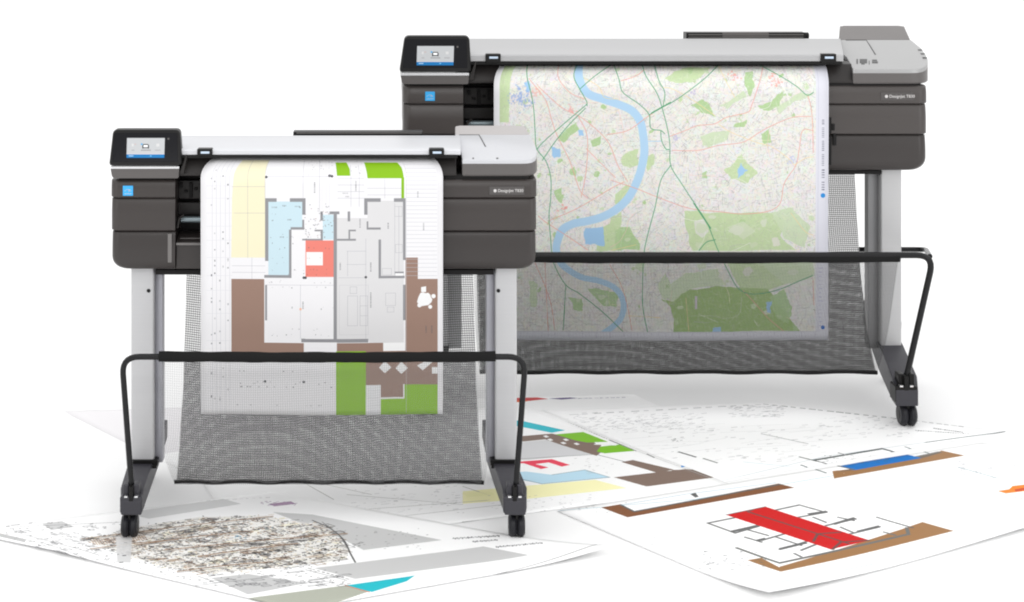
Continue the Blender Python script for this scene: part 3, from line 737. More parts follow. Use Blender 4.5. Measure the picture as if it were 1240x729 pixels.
        for s in (-1, 1):
            boxuv(tu + s * 6.2 - 3.6, tv - 13, tu + s * 6.2 + 3.6, tv + 6, yt + .012 * k, .035 * k, bm)
        boxuv(tu - tw / 2, tv + 2, tu + tw / 2, tv + 22, yt, .05 * k, bm)
        build('rod_clamp', bm, M['foot'] if k < 1.1 else M['black'], ft, .004, 3)
        build('clamp_slot', boxuv(tu - 2.6, tv - 10, tu + 2.6, tv + 8, yt - .0015, .02 * k), M['black'], ft, .002)
        for s in (-1, 1): build('clamp_bolt', boxuv(tu + s * 6.2 - 2, tv + 1.0, tu + s * 6.2 + 2, tv + 3.0, yt - .004 * k, .012 * k), M['chrome'], ft, .0006)
        for (x, y, r, w) in F['casters']:
            bm = bmesh.new()
            for s in (-1, 1): cyl_x(bm, (x + s * w * .255, y, r), r, w * .47, 28, .006 * k)
            cs = build('caster', bm, M['wheel'], ft)
            bm = bmesh.new()
            cyl_x(bm, (x, y, r), r * .42, w * 1.02, 18, .002); add_box(bm, (x - w * .08, y - r * .5, r), (x + w * .08, y + r * .5, r * 2.12)); add_box(bm, (x - w * .3, y - r * .55, r * 2.02), (x + w * .3, y + r * .55, r * 2.5))
            build('caster_fork', bm, M['black'], cs, .001)
        if F.get('strut'):
            (x0, y0, z0), (x1, y1, z1) = F['strut']; bm = bmesh.new()
            loft(bm, [[(x0 - .014, y0 - .016, z0), (x0 + .014, y0 - .016, z0), (x0 + .014, y0 + .016, z0), (x0 - .014, y0 + .016, z0)], [(x1 - .016, y1 - .018, z1), (x1 + .016, y1 - .018, z1), (x1 + .016, y1 + .018, z1), (x1 - .016, y1 + .018, z1)]])
            build('caster_strut', bm, M['foot'], ft, .002)
    # ---- catch basket: rod, hem, netting
    yrl = Yt - .02 * k
    a, b, c_, d = S['rod']                                  # left foot, left corner, right corner, right foot (pixels)
    pts = [W(*a, S.get('rod_y', Yt - .01 * k)), W(*b, yrl), W(*c_, yrl), W(*d, Yt - .01 * k)]
    bm = bmesh.new(); tube(bm, smooth_path(pts, [.045 * k, .045 * k], 7), S['rod_r'], 12)
    rod = build('basket_rod', bm, M['rod'], root)
    if S.get('rear_rod'):
        bm = bmesh.new(); (u0, v0), (u1, v1) = S['rear_rod']; yy = yl + ld + .03
        tube(bm, smooth_path([W(u0, v0, yy), W(u1, v1, yy), W(c_[0] - 5, c_[1] + 1.5, yrl + .012)], [.05], 6), S['rod_r'] * .85, 10)
        build('rear_rod', bm, M['rod'], root); bm = bmesh.new()
        tube(bm, smooth_path([W(2 * cx - u0 + (u0 - cx), v0, yy), W(2 * cx - u1, v1, yy), W(b[0] + 3, b[1] + 1, yrl + .01)], [.05], 6), S['rod_r'] * .85, 10)
        build('rear_rod', bm, M['rod'], root)
    N = S['net']
    n0, n1 = N['top_u']; v_top = N['top_v']
    hem = bmesh.new(); hp = []; hr = []
    for q in range(41):
        t = q / 40
        hp.append(W(n0 + (n1 - n0) * t, v_top + N['sag'] * math.sin(math.pi * t) + .15 * math.sin(t * 23), yrl)); hr.append(N['hem_r'] * (1 + .04 * math.sin(t * 31) + .03 * math.sin(t * 71)))
    tube(hem, hp, hr, 12)
    # front netting sheet
    y_bot = Yt + .10 * k; vbot = N['bot_v']
    def prof(t, tab):
        for (t0, a_), (t1, b_) in zip(tab, tab[1:]):
            if t <= t1: return a_ + (b_ - a_) * (t - t0) / (t1 - t0)
        return tab[-1][1]
    ztop, zbot = Z(v_top, yrl), Z(vbot, y_bot)
    def fy(t): return yrl + (y_bot - yrl) * (t ** 1.6)
    def fz(t): return ztop + (zbot - ztop) * t
    def front(s, t):
        y, z = fy(t), fz(t)
        vv = YH + (CAM_H - z) * FPX / y
        ul, ur = prof(vv, N['left']), prof(vv, N['right'])
        return Vector((X(ul + (ur - ul) * s, y), y + .006 * math.sin(s * 9 + t * 4) * math.sin(math.pi * t), z))
    yq = Yt + .44 * k; zq = Z(N['rear_v'], yq)
    def rear(s, t):
        y = y_bot + (yq - y_bot) * t ** 1.25; z = zbot + (zq - zbot) * t
        vv = YH + (CAM_H - z) * FPX / y
        ul, ur = prof(-vv, N['rleft']), prof(-vv, N['rright'])
        return Vector((X(ul + (ur - ul) * s, y), y + .005 * math.sin(s * 11 + t * 3) * math.sin(math.pi * t), z))
    wm = X(n1, yrl) - X(n0, yrl); hm = ztop - zbot; hq = math.hypot(yq - y_bot, zq - zbot)
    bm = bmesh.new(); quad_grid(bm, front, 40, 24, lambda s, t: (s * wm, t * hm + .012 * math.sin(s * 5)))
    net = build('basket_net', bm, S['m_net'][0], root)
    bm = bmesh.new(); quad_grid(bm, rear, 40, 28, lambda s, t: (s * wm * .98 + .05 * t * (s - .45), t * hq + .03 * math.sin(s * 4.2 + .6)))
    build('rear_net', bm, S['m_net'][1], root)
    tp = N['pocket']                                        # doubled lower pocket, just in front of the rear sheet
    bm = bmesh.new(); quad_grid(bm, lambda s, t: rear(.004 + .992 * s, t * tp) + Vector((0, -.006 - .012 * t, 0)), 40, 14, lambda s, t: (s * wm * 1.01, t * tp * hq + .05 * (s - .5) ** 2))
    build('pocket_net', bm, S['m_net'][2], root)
    build('net_hem', hem, M['hem'], net)
    # stitched bottom fold
    bm = bmesh.new()
    tube(bm, [front(q / 40, 1) + Vector((0, 0, .004 + .002 * math.sin(q * .9))) for q in range(41)], .0055 * k, 8)
    build('bottom_seam', bm, S['m_seam'], net)
    return root

def hang_print(S, name, label, canvas, u0, u1, v0, v1, taper):
    """the printed sheet: leaves the slot, curls over the guide and hangs straight into the basket"""
    yb, k, Yt = S['yb'], S['k'], S['Yt']; yp = Yt + .12 * k
    vs = [v0 + (v1 - v0) * (j / 60) ** 1.25 for j in range(61)]
    def depth(v):
        t = min(1, (v - v0) / 34.0)
        return yp + (yb + .035 * k - yp) * (1 - t) ** 2
    bm = bmesh.new(); uvl = bm.loops.layers.uv.new('UVMap'); nu = 24
    grid = []; uvs = []
    for v in vs:
        y = depth(v); tp = taper * max(0, 1 - (v - v0) / 26.0) ** 2.2
        wav = .005 * k * min(1, max(0, (v - v0 - 60) / 120))
        row = []; ur = []
        for i in range(nu + 1):
            s = i / nu; u = u0 + (u1 - u0) * s
            uu = u + (tp if s < .5 else -tp * S.get('rt', .7)) * abs(2 * s - 1) ** 1
            p = W(uu, v, y); p.y += wav * math.sin(s * 7 + 1)
            row.append(bm.verts.new(p)); ur.append(((u - canvas.x0) / (canvas.x1 - canvas.x0), 1 - (v - canvas.y0) / (canvas.y1 - canvas.y0)))
        grid.append(row); uvs.append(ur)
    for j in range(60):
        for i in range(nu):
            f = bm.faces.new((grid[j][i], grid[j][i + 1], grid[j + 1][i + 1], grid[j + 1][i]))
            for l, (a, b) in zip(f.loops, ((j, i), (j, i + 1), (j + 1, i + 1), (j + 1, i))): l[uvl].uv = uvs[a][b]
    o = build(name, bm, printed(name + '_ink', canvas.image(name)), None, smooth=80)
    m = o.modifiers.new('paper', 'SOLIDIFY'); m.thickness = .0005
    o['label'] = label; o['category'] = 'print'
    return o

def foot_prof(rows): return rows

# ---- near machine
F = dict(Yt=4.2, k=1.0, cx=391, label='smaller silver and charcoal plotter with pale lid, standing in front and printing a floor plan',
         Lo=133.5, Li=212, Ri=537, Ro=650.5, levels=(218, 240, 280.2, 327), beam=(188, 598, 326.4, 332.8), hood=(216, 191, 553, 213.5),
         cover_r=557, cover=(206, 558, 163, 178.5, 181.5, 187.6), latches=(248, 529), roll=(355, 512, 159.8, 163), roll_mid=None, lid_v=(193.3, 163, 152, 213.4),
         lid_ring=[(560, 0), (630, 0), (638, .002), (644, .010), (648, .028), (650, .055), (650.3, .085), (649.3, .12), (647, .17), (642, .26), (551.5, .26), (551.5, .125), (557, .11)],
         rear_ring=[(551.2, 0, 0), (641.5, 0, 0), (636, 1, .012), (629, 1, 0), (556, 1, 0), (551.2, 1, .012)],
         seam=[(556, .255), (580, .255), (583, .21), (588, .13)], picto=[(572, .008, 574, .018), (601, .008, 603.5, .018)],
         panel=[(136.5, 157), (217.5, 157), (220.5, 201), (131.5, 201)], screen=(153.3, 167, 199, 191), strip=(134, 201.2, 217, 204.6), housing=(133.8, 204.4, 217, 216),
         energy=(148.8, 225, 161, 237), badge=(592.5, 226, 635, 236), leg_v=(329, 558),
         legs=[((158.5, 186.5), (187, 197), (180, 352)), ((599.5, 626), (589, 599), (603.5, 352))],
         rod=((160, 600), (147.5, 432), (636.5, 432), (624, 600)), rod_r=.0077,
         m_cover=M['cover_white'], m_lid=M['lid_white'], m_strip=M['strip_white'], m_net=(M['net_front'], M['net_front_rear'], M['net_front_pocket']), m_seam=M['hem'],
         net=dict(top_u=(192.5, 600), top_v=431.5, sag=1.2, hem_r=.0130, bot_v=585.5, left=[(0, 193), (500, 193), (530, 195), (555, 199.5), (572, 206), (590, 213)], right=[(0, 594), (490, 593), (530, 592), (555, 591), (572, 589), (590, 585)],
                  rear_v=326, pocket=.585, rleft=[(-590, 213), (-540, 217), (-470, 221.5), (-330, 226)], rright=[(-590, 585), (-540, 581), (-470, 577), (-330, 573)]))
F['feet'] = [dict(prof=[(4.163, -.681, -.629, .104, .068), (4.215, -.690, -.630, .122, .067), (4.385, -.700, -.634, .1215, .067), (4.50, -.706, -.632, .128, .080), (4.66, -.714, -.629, .160, .108)], socket=(158.5, 190.5), toe=(158.5, 600), toew=27,
                  casters=[(X(157.5, 4.2), 4.2, .0295, .042), (-.700, 4.62, .028, .034)], strut=((-.700, 4.62, .062), (-.698, 4.62, .12))),
             dict(prof=[(4.163, .297, .350, .104, .068), (4.215, .294, .358, .122, .067), (4.385, .284, .348, .1215, .067), (4.50, .275, .348, .128, .080), (4.66, .268, .352, .160, .108)], socket=(594.5, 626), toe=(623.5, 600), toew=28,
                  casters=[(X(625.5, 4.2), 4.2, .0295, .042), (.339, 4.62, .028, .034)], strut=((.339, 4.62, .062), (.337, 4.62, .12)))]
near = plotter(F)
pc = plan_canvas(); pc.gain = .935
hang_print(F, 'printed_floor_plan', 'printed house floor plan with yellow, brown and green areas hanging from the smaller plotter', pc, 243, 536.5, 190, 502, 17)

# ---- far machine
kb = 1.22
B = dict(Yt=5.12, k=kb, cx=805, label='larger silver and charcoal plotter with taupe lid back, standing behind and printing a street map',
         Lo=487.5, Li=561, Ri=1002, Ro=1124.5, levels=(104, 126, 163, 207), beam=(540, 1068, 206.2, 211), hood=(566, 79, 1036, 101),
         cover_r=1018, cover=(556, 1022, 46, 63, 66.5, 74.4), latches=(597.5, 1004), roll=(831, 976, 39.5, 48), roll_mid=(875, 931), lid_v=(83.6, 48.3, 31, 101.5),
         lid_ring=[(1033, 0), (1102, 0), (1111, .002), (1117, .010), (1121.5, .028), (1123.5, .055), (1123.5, .085), (1121.5, .12), (1116, .18), (1103, .26), (1015, .26), (1018, .14), (1025, .105)],
         rear_ring=[(1015.5, 0, 0), (1102.5, 0, 0), (1095, 1, .02), (1088, 1, 0), (1021, 1, 0), (1017, 1, .015)],
         seam=[(1024, .255), (1049, .255), (1053, .21), (1060, .125)], picto=[(1037, .045, 1039, .085), (1041, .05, 1050, .085), (1043, .04, 1047, .05), (1052, .04, 1053, .07), (1056, .05, 1063, .065), (1056, .07, 1062, .08)],
         panel=[(490, 43.5), (568.5, 43.5), (571, 87.5), (483.5, 87.5)], screen=(504.5, 55.7, 549, 79), strip=(485.5, 88, 568, 91.8), housing=(485, 91.6, 568, 102),
         energy=(515, 111, 526.5, 122), badge=(1066.5, 112, 1106, 121.5), leg_v=(209, 420),
         legs=[((1067, 1092), (1051, 1067), None), ((518, 543), (543, 559), None)],
         rod_y=5.24, rod=((513, 452), (478, 309), (1131, 309), (1096, 464)), rod_r=.0098, rear_rod=((1040, 302), (1121, 302)),
         Rdet=[(1004, 142, 1007, 162), (1007.5, 150, 1011, 158), (1004, 165, 1007, 200), (1009, 162, 1013, 176)],
         m_cover=M['cover_grey'], m_lid=M['lid_grey'], m_strip=M['strip_grey'], m_net=(M['net_back'], M['net_back_rear'], M['net_back_pocket']), m_seam=M['hem'],
         net=dict(top_u=(571, 1089), top_v=312.5, sag=1.6, hem_r=.0125, bot_v=452, left=[(0, 573), (316, 573), (400, 576), (430, 578), (453, 581)], right=[(0, 1088), (316, 1088), (400, 1075), (430, 1069), (453, 1062)],
                  rear_v=206, pocket=.57, rleft=[(-455, 582), (-400, 579), (-330, 577), (-211, 575)], rright=[(-455, 1062), (-400, 1050), (-330, 1042), (-211, 1035)]))
def bfoot(side):
    """profile rows measured on the visible right foot, mirrored for the other one"""
    rows = [(5.075, 1.578, 1.647, .122, .073), (5.14, 1.585, 1.664, .150, .073), (5.36, 1.612, 1.692, .186, .100), (5.46, 1.620, 1.700, .205, .135), (5.62, 1.634, 1.755, .276, .200)]
    cxm = (X(805, 5.12))
    if side > 0: return rows
    return [(y + max(0, (5.36 - y)) * .46, 2 * cxm - b, 2 * cxm - a, zt, zb) for y, a, b, zt, zb in rows]
cxm = X(805, 5.12)
B['feet'] = [dict(prof=bfoot(1), socket=(1067, 1092), toe=(1098, 466), toew=27, casters=[(X(1098, 5.12), 5.12, .0355, .052), (1.735, 5.59, .034, .040)], strut=((1.735, 5.59, .075), (1.733, 5.58, .215))),
             dict(prof=bfoot(-1), socket=(518, 543), toe=(512, 454), Yt=5.25, toew=27, casters=[(X(512, 5.12), 5.25, .0355, .052), (2 * cxm - 1.735, 5.59, .034, .040)], strut=((2 * cxm - 1.735, 5.59, .075), (2 * cxm - 1.733, 5.58, .215)))]
far = plotter(B)
mc = map_canvas(); mc.gain = .94
B['rt'] = .5
hang_print(B, 'printed_street_map', 'printed city street map with a blue river and green parks hanging from the larger plotter', mc, 598, 1003.5, 78.5, 412, 8)

# ------------------------------------------------------------------ drawings lying on the floor
def floor_sheet(name, label, cat, corners, draw, z, res=820, lift=None):
    P = [FL(*p) for p in corners]
    x0, y0 = min(p[0] for p in P), min(p[1] for p in P); x1, y1 = max(p[0] for p in P), max(p[1] for p in P)
    c = Canvas((x0, y0, x1, y1), res, (253, 253, 253)); c.gam = 1.4
    c.tf = lambda u, v: FL(u, v)
    draw(c)
    bm = bmesh.new()
    def f(s, t):
        a = [P[0][i] * (1 - s) + P[3][i] * s for i in (0, 1)]; b = [P[1][i] * (1 - s) + P[2][i] * s for i in (0, 1)]
        p = [a[i] * (1 - t) + b[i] * t for i in (0, 1)]
        h = 0
        for (cs, ct, amp, rad) in (lift or ()):
            d = math.hypot(s - cs, t - ct); h += amp * max(0, 1 - d / rad) ** 2
        return Vector((p[0], p[1], z + h))
    def uvf(s, t):
        p = f(s, t); return ((p.x - x0) / (x1 - x0), 1 - (p.y - y0) / (y1 - y0))
    quad_grid(bm, f, 40, 40, uvf)
    o = build(name, bm, printed(name + '_ink', c.image(name)), None, smooth=80)
    m = o.modifiers.new('paper', 'SOLIDIFY'); m.thickness = .0006; m.offset = -1
    o['label'] = label; o['category'] = cat; o['group'] = 'drawings spread on the floor'
    return o

def specks(c, u0, v0, u1, v1, n, col=(120, 120, 125), al=(.2, .7), w=(1, 4), h=.5):
    for i in range(n):
        t = random.random(); u = random.uniform(u0, u1); v = random.uniform(v0, v1)
        ww = random.uniform(*w); c.poly([(u, v), (u + ww, v - ww * .1), (u + ww, v + h - ww * .1), (u, v + h)], col, random.uniform(*al))

def dashes(c, a, b, n, col=(110, 110, 115), wpx=2.5, al=(.3, .9), fill=.6):
    for i in range(n):
        t0 = i / n; t1 = t0 + fill / n * random.uniform(.5, 1.2)
        c.line([(a[0] + (b[0] - a[0]) * t, a[1] + (b[1] - a[1]) * t) for t in (t0, t1)], wpx, col, random.uniform(*al))

def draw_site(c):
    lg = (214, 214, 214)
    c.poly([(330, 622), (378, 625), (535, 656), (440, 668), (415, 655)], lg); c.poly([(380, 690), (585, 664), (640, 676), (430, 703)], lg)
    c.poly([(255, 702), (300, 697), (372, 708), (300, 722)], lg); c.poly([(150, 623), (270, 606), (292, 612), (180, 630)], (226, 226, 226)); c.poly([(50, 636), (75, 633), (90, 640), (62, 644)], (216, 216, 216))
    c.poly([(0, 648), (32, 656), (30, 660), (-10, 650)], (205, 205, 205)); c.poly([(60, 673), (72, 671), (138, 696), (120, 698)], (208, 208, 208))
    c.poly([(280, 729), (418, 711), (447, 718), (370, 745), (280, 760)], (196, 198, 188)); c.poly([(418, 711), (502, 699), (492, 706), (450, 719)], (56, 204, 214))
    c.line([(418, 711), (447, 719)], 3, (225, 150, 120))
    c.line([(-30, 652), (100, 690), (215, 728), (320, 760)], 3, (170, 170, 170)); c.line([(-20, 643), (60, 664), (150, 697), (225, 722)], 2.4, (205, 205, 205))
    # dense survey collage
    zone = [(95, 655), (130, 650), (165, 640), (240, 628), (322, 626), (345, 632), (392, 637), (423, 668), (418, 680), (330, 690), (250, 697), (205, 690), (160, 678)]
    def inside(u, v):
        r = False
        for (xa, ya), (xb, yb_) in zip(zone, zone[1:] + zone[:1]):
            if (ya > v) != (yb_ > v) and u < (xb - xa) * (v - ya) / (yb_ - ya) + xa: r = not r
        return r
    pal = [(250, 248, 240)] * 4 + [(240, 234, 212)] * 3 + [(252, 252, 252)] * 3 + [(196, 194, 192)] * 3 + [(150, 148, 146)] * 3 + [(92, 90, 90)] * 4 + [(40, 40, 42)] * 4 + [(186, 160, 138)] * 2 + [(206, 188, 168)] * 2
    c.poly(zone, (232, 229, 224), .55)
    for i in range(120):                                    # blocks of one tone, then fine strokes over them
        u, v = random.uniform(100, 415), random.uniform(630, 694); L = random.uniform(8, 34); h = random.uniform(.8, 2.6); q = random.choice(((186, 168, 150), (158, 156, 154), (248, 244, 226), (250, 248, 240), (204, 202, 198), (130, 128, 128), (214, 200, 186)))
        pts = [(u + L * t, v - .12 * L * t + h * math.sin(t * 3.1) * g) for g, tt in ((-1, (0, .25, .5, .75, 1)), (1, (1, .75, .5, .25, 0))) for t in tt]
        if all(inside(*p) for p in (pts[0], pts[2], pts[4], pts[7])): c.poly(pts, q, .75)
    for i in range(7000):
        u, v = random.uniform(84, 430), random.uniform(625, 699)
        if not inside(u + random.gauss(0, 4), v + random.gauss(0, 1.6)): continue
        w = random.choice((1, 1.5, 2.5, 4, 7)) * random.uniform(.7, 1.2); h = random.uniform(.35, 1.1); sl = random.choice((-.13, -.13, -.11, .2, .26))
        if sl > 0: w *= .6
        c.poly([(u, v), (u + w, v + sl * w), (u + w, v + sl * w + h), (u, v + h)], random.choice(pal), random.uniform(.5, 1))
    def oblong(u, v, a, b, col, wpx, al):
        P_ = [(u, v), (u + a, v - .125 * a), (u + a + b * 1.9, v - .125 * a + b * .62), (u + b * 1.9, v + b * .62)]
        c.line(P_ + P_[:1], wpx, col, al)
    for i in range(230):
        u, v = random.uniform(95, 418), random.uniform(627, 694)
        if inside(u, v): oblong(u, v, random.uniform(2, 13), random.uniform(1, 5), random.choice(((50, 50, 52), (84, 82, 82), (120, 112, 106), (150, 120, 96))), random.uniform(1.2, 2.6), random.uniform(.4, .9))
    for i in range(60): oblong(random.uniform(10, 150), random.uniform(636, 676), random.uniform(2, 10), random.uniform(.8, 3), (140, 140, 142), 1.6, .7)
    for i in range(30): oblong(random.uniform(225, 410), random.uniform(694, 712), random.uniform(4, 18), random.uniform(.8, 3), (140, 140, 142), 1.8, .7)
    for p, q in (((100, 655), (330, 627)), ((110, 668), (215, 655)), ((200, 668), (420, 648)), ((215, 694), (330, 682)), ((165, 662), (300, 645)), ((240, 676), (360, 660))):
        c.line(curve([p, ((p[0] + q[0]) / 2, (p[1] + q[1]) / 2 - 1.2), q]), 5, (172, 144, 120), .75); c.line([(p[0], p[1] + 1.4), (q[0], q[1] + 1.2)], 2.5, (110, 104, 100), .6)
    for i in range(22): u = 110 + i * 3; c.line([(u, 656 - i * .35), (u + 5, 663 - i * .35)], 2, (190, 150, 118), .6)
    c.line(curve([(378, 632), (400, 642), (416, 656), (424, 672), (430, 683)]), 3.5, (90, 90, 90), .8); c.line(curve([(390, 634), (410, 650), (422, 668)]), 2.5, (140, 140, 140), .8)
    specks(c, 283, 650, 298, 654, 14, (70, 150, 190), (.5, .9), (1, 3)); specks(c, 318, 640, 330, 643, 10, (120, 170, 190), (.4, .8))
    c.poly([(140, 652), (160, 652), (158, 684), (142, 684)], (222, 222, 222), .9)
    # roads and small lettering
    specks(c, 5, 634, 150, 690, 190, (110, 110, 112), (.3, .8), (1, 5), .8); specks(c, 160, 688, 420, 712, 130, (120, 120, 122), (.3, .8), (1, 5), .8)
    specks(c, 395, 640, 520, 668, 40, (130, 130, 132), (.3, .8), (1, 4)); specks(c, 425, 655, 440, 664, 20, (100, 100, 102))
    for i, (u0, v0, n) in enumerate(((548, 653, 26), (572, 657, 14), (600, 664, 26))):
        for q in range(n):
            u = u0 + q * 2.2; v = v0 - q * .12 + (q % 2) * .5
            c.poly([(u, v), (u + 1.6, v - .1), (u + 1.6, v + random.uniform(1, 2.4)), (u, v + 1.4)], (80, 80, 84), random.uniform(.3, .95))
    for a, b in (((20, 640), (150, 634)), ((30, 650), (120, 676)), ((140, 690), (225, 715)), ((230, 712), (330, 700)), ((350, 690), (385, 684)), ((370, 692), (420, 705)), ((240, 700), (258, 706)), ((80, 660), (140, 655))):
        c.line([a, b], 2.2, (150, 150, 152), .7)
    dashes(c, (373, 690), (424, 704), 9, (120, 120, 120), 3)
    dashes(c, (170, 612), (330, 604), 20, (180, 180, 184), 2); c.poly([(325, 612), (352, 609), (358, 612), (332, 615)], (150, 110, 150), .6); specks(c, 315, 609, 360, 614, 26, (140, 110, 145), (.3, .8))
    c.line([(632, 649), (727, 667)], 2.5, (222, 222, 224)); c.line([(410, 742), (728, 667.5)], 2.5, (150, 150, 150), .8)  # darker line: shade along the sheet's near edge, drawn into the print

def draw_blue(c):
    TAN, GY = (180, 144, 104), (128, 128, 128)
    c.poly([(1008, 572), (1015, 571), (1022, 575), (1140, 548), (1168, 553), (1010, 581)], TAN); c.poly([(1008, 572), (1168, 553), (1140, 547), (1130, 552), (1024, 575)], TAN)
    c.poly([(1016, 566), (1095, 551), (1116, 556), (1034, 570)], (22, 142, 208)); c.poly([(1010, 574), (1034, 570.5), (1118, 556), (1142, 549), (1136, 548), (1112, 553)], GY, .7); c.poly([(1016, 566), (1095, 551), (1116, 556), (1034, 571)], (22, 142, 208))
    c.line([(968, 554), (1016, 566), (1034, 570)], 6, (140, 140, 140)); c.line([(970, 564), (1000, 574)], 6, (140, 150, 150)); c.line([(985, 558), (1068, 544), (1090, 550)], 9, (118, 125, 125)); c.line([(1096, 542), (1124, 550)], 6, (150, 160, 160)); c.line([(1015, 549), (1025, 552)], 5, (170, 170, 170))
    dashes(c, (1005, 563), (1090, 549), 26, (100, 100, 100), 5); specks(c, 988, 552, 1080, 562, 60, (130, 130, 130), (.3, .7), (1, 4))

def draw_elev(c):
    BRN, TAN, GY = (158, 114, 82), (180, 144, 104), (128, 128, 128)
    c.line([(676, 620), (842, 606), (1012, 577)], 2.2, (176, 206, 216), .9)
    c.poly([(728, 616), (752, 612), (768, 621), (943, 587), (962, 592), (760, 628)], BRN); c.line([(752, 613), (768, 621), (945, 588)], 6, GY); c.line([(752, 613), (830, 600), (940, 586)], 2, (170, 200, 214))
    c.poly([(836, 600), (842, 598), (846, 603), (842, 604)], GY)
    draw_blue(c)
    # red section
    c.poly([(905, 680), (922, 677), (944, 690), (1100, 640), (1117, 634), (1155, 646), (945, 696)], TAN); c.poly([(1085, 645), (1117, 634), (1155, 646), (946, 696), (944, 689)], TAN)
    c.line([(892, 665), (944, 684), (1100, 649), (1098, 641)], 8, (140, 140, 138)); c.line([(1062, 628), (1105, 641)], 6, GY)
    for a, b in (((857, 635), (892, 628)), ((857, 635), (890, 647)), ((890, 647), (918, 639)), ((902, 652), (922, 658)), ((922, 656), (950, 648)), ((944, 667), (978, 657)), ((962, 672), (970, 676)),
                 ((940, 619), (968, 613)), ((968, 613), (1000, 622)), ((966, 628), (1000, 622)), ((1000, 638), (1036, 630)), ((1015, 628), (1034, 632)), ((1030, 648), (1064, 640)), ((985, 628), (1000, 634)), ((905, 643), (930, 650)), ((940, 652), (970, 662)), ((1018, 640), (1032, 646)), ((990, 660), (970, 668)), ((1070, 646), (1084, 650))):
        c.line([a, b], 6.5, (142, 142, 142))
    for a, b in (((887, 645), (918, 638)), ((980, 624), (1000, 621)), ((1010, 636), (1034, 629)), ((1040, 645), (1064, 639)), ((946, 666), (975, 659)), ((918, 656), (926, 654))): c.line([a, b], 10, (134, 134, 134))
    c.poly([(879, 625), (927, 615), (1053, 656), (1006, 667)], (216, 22, 30)); c.line([(905, 621), (1028, 660)], 6, (140, 104, 102)); c.line([(985, 657), (990, 648), (1018, 646)], 6, (140, 104, 102)); c.line([(1008, 667), (1018, 658), (1052, 656)], 6, (140, 104, 102))
    c.line([(879, 625), (927, 615)], 3, GY); c.line([(905, 621), (912, 619)], 3, GY)
    c.line([(945, 712), (1060, 685)], 2, (180, 214, 226), .8)
    specks(c, 845, 668, 925, 692, 46, (130, 130, 134), (.25, .6), (2, 5), .9); specks(c, 690, 606, 760, 622, 30, (150, 150, 154), (.2, .6)); specks(c, 785, 650, 810, 662, 14, (140, 140, 144), (.2, .5))
    c.poly([(1208, 596), (1222, 594), (1226, 590), (1260, 586), (1275, 592), (1218, 599)], (248, 158, 40)); c.poly([(1228, 594), (1240, 592), (1242, 595), (1230, 597)], (214, 104, 20)); specks(c, 1222, 600, 1262, 606, 40, (150, 150, 156), (.3, .7))
    specks(c, 1158, 560, 1235, 580, 90, (176, 176, 182), (.25, .7), (2, 6)); c.line([(1160, 567), (1206, 580)], 4, (180, 196, 200))
    for a, b in (((965, 605), (1080, 598)), ((1000, 612), (1120, 590)), ((1095, 582), (1080, 625)), ((1080, 600), (1160, 588))): c.line([a, b], 1.6, (226, 226, 228))

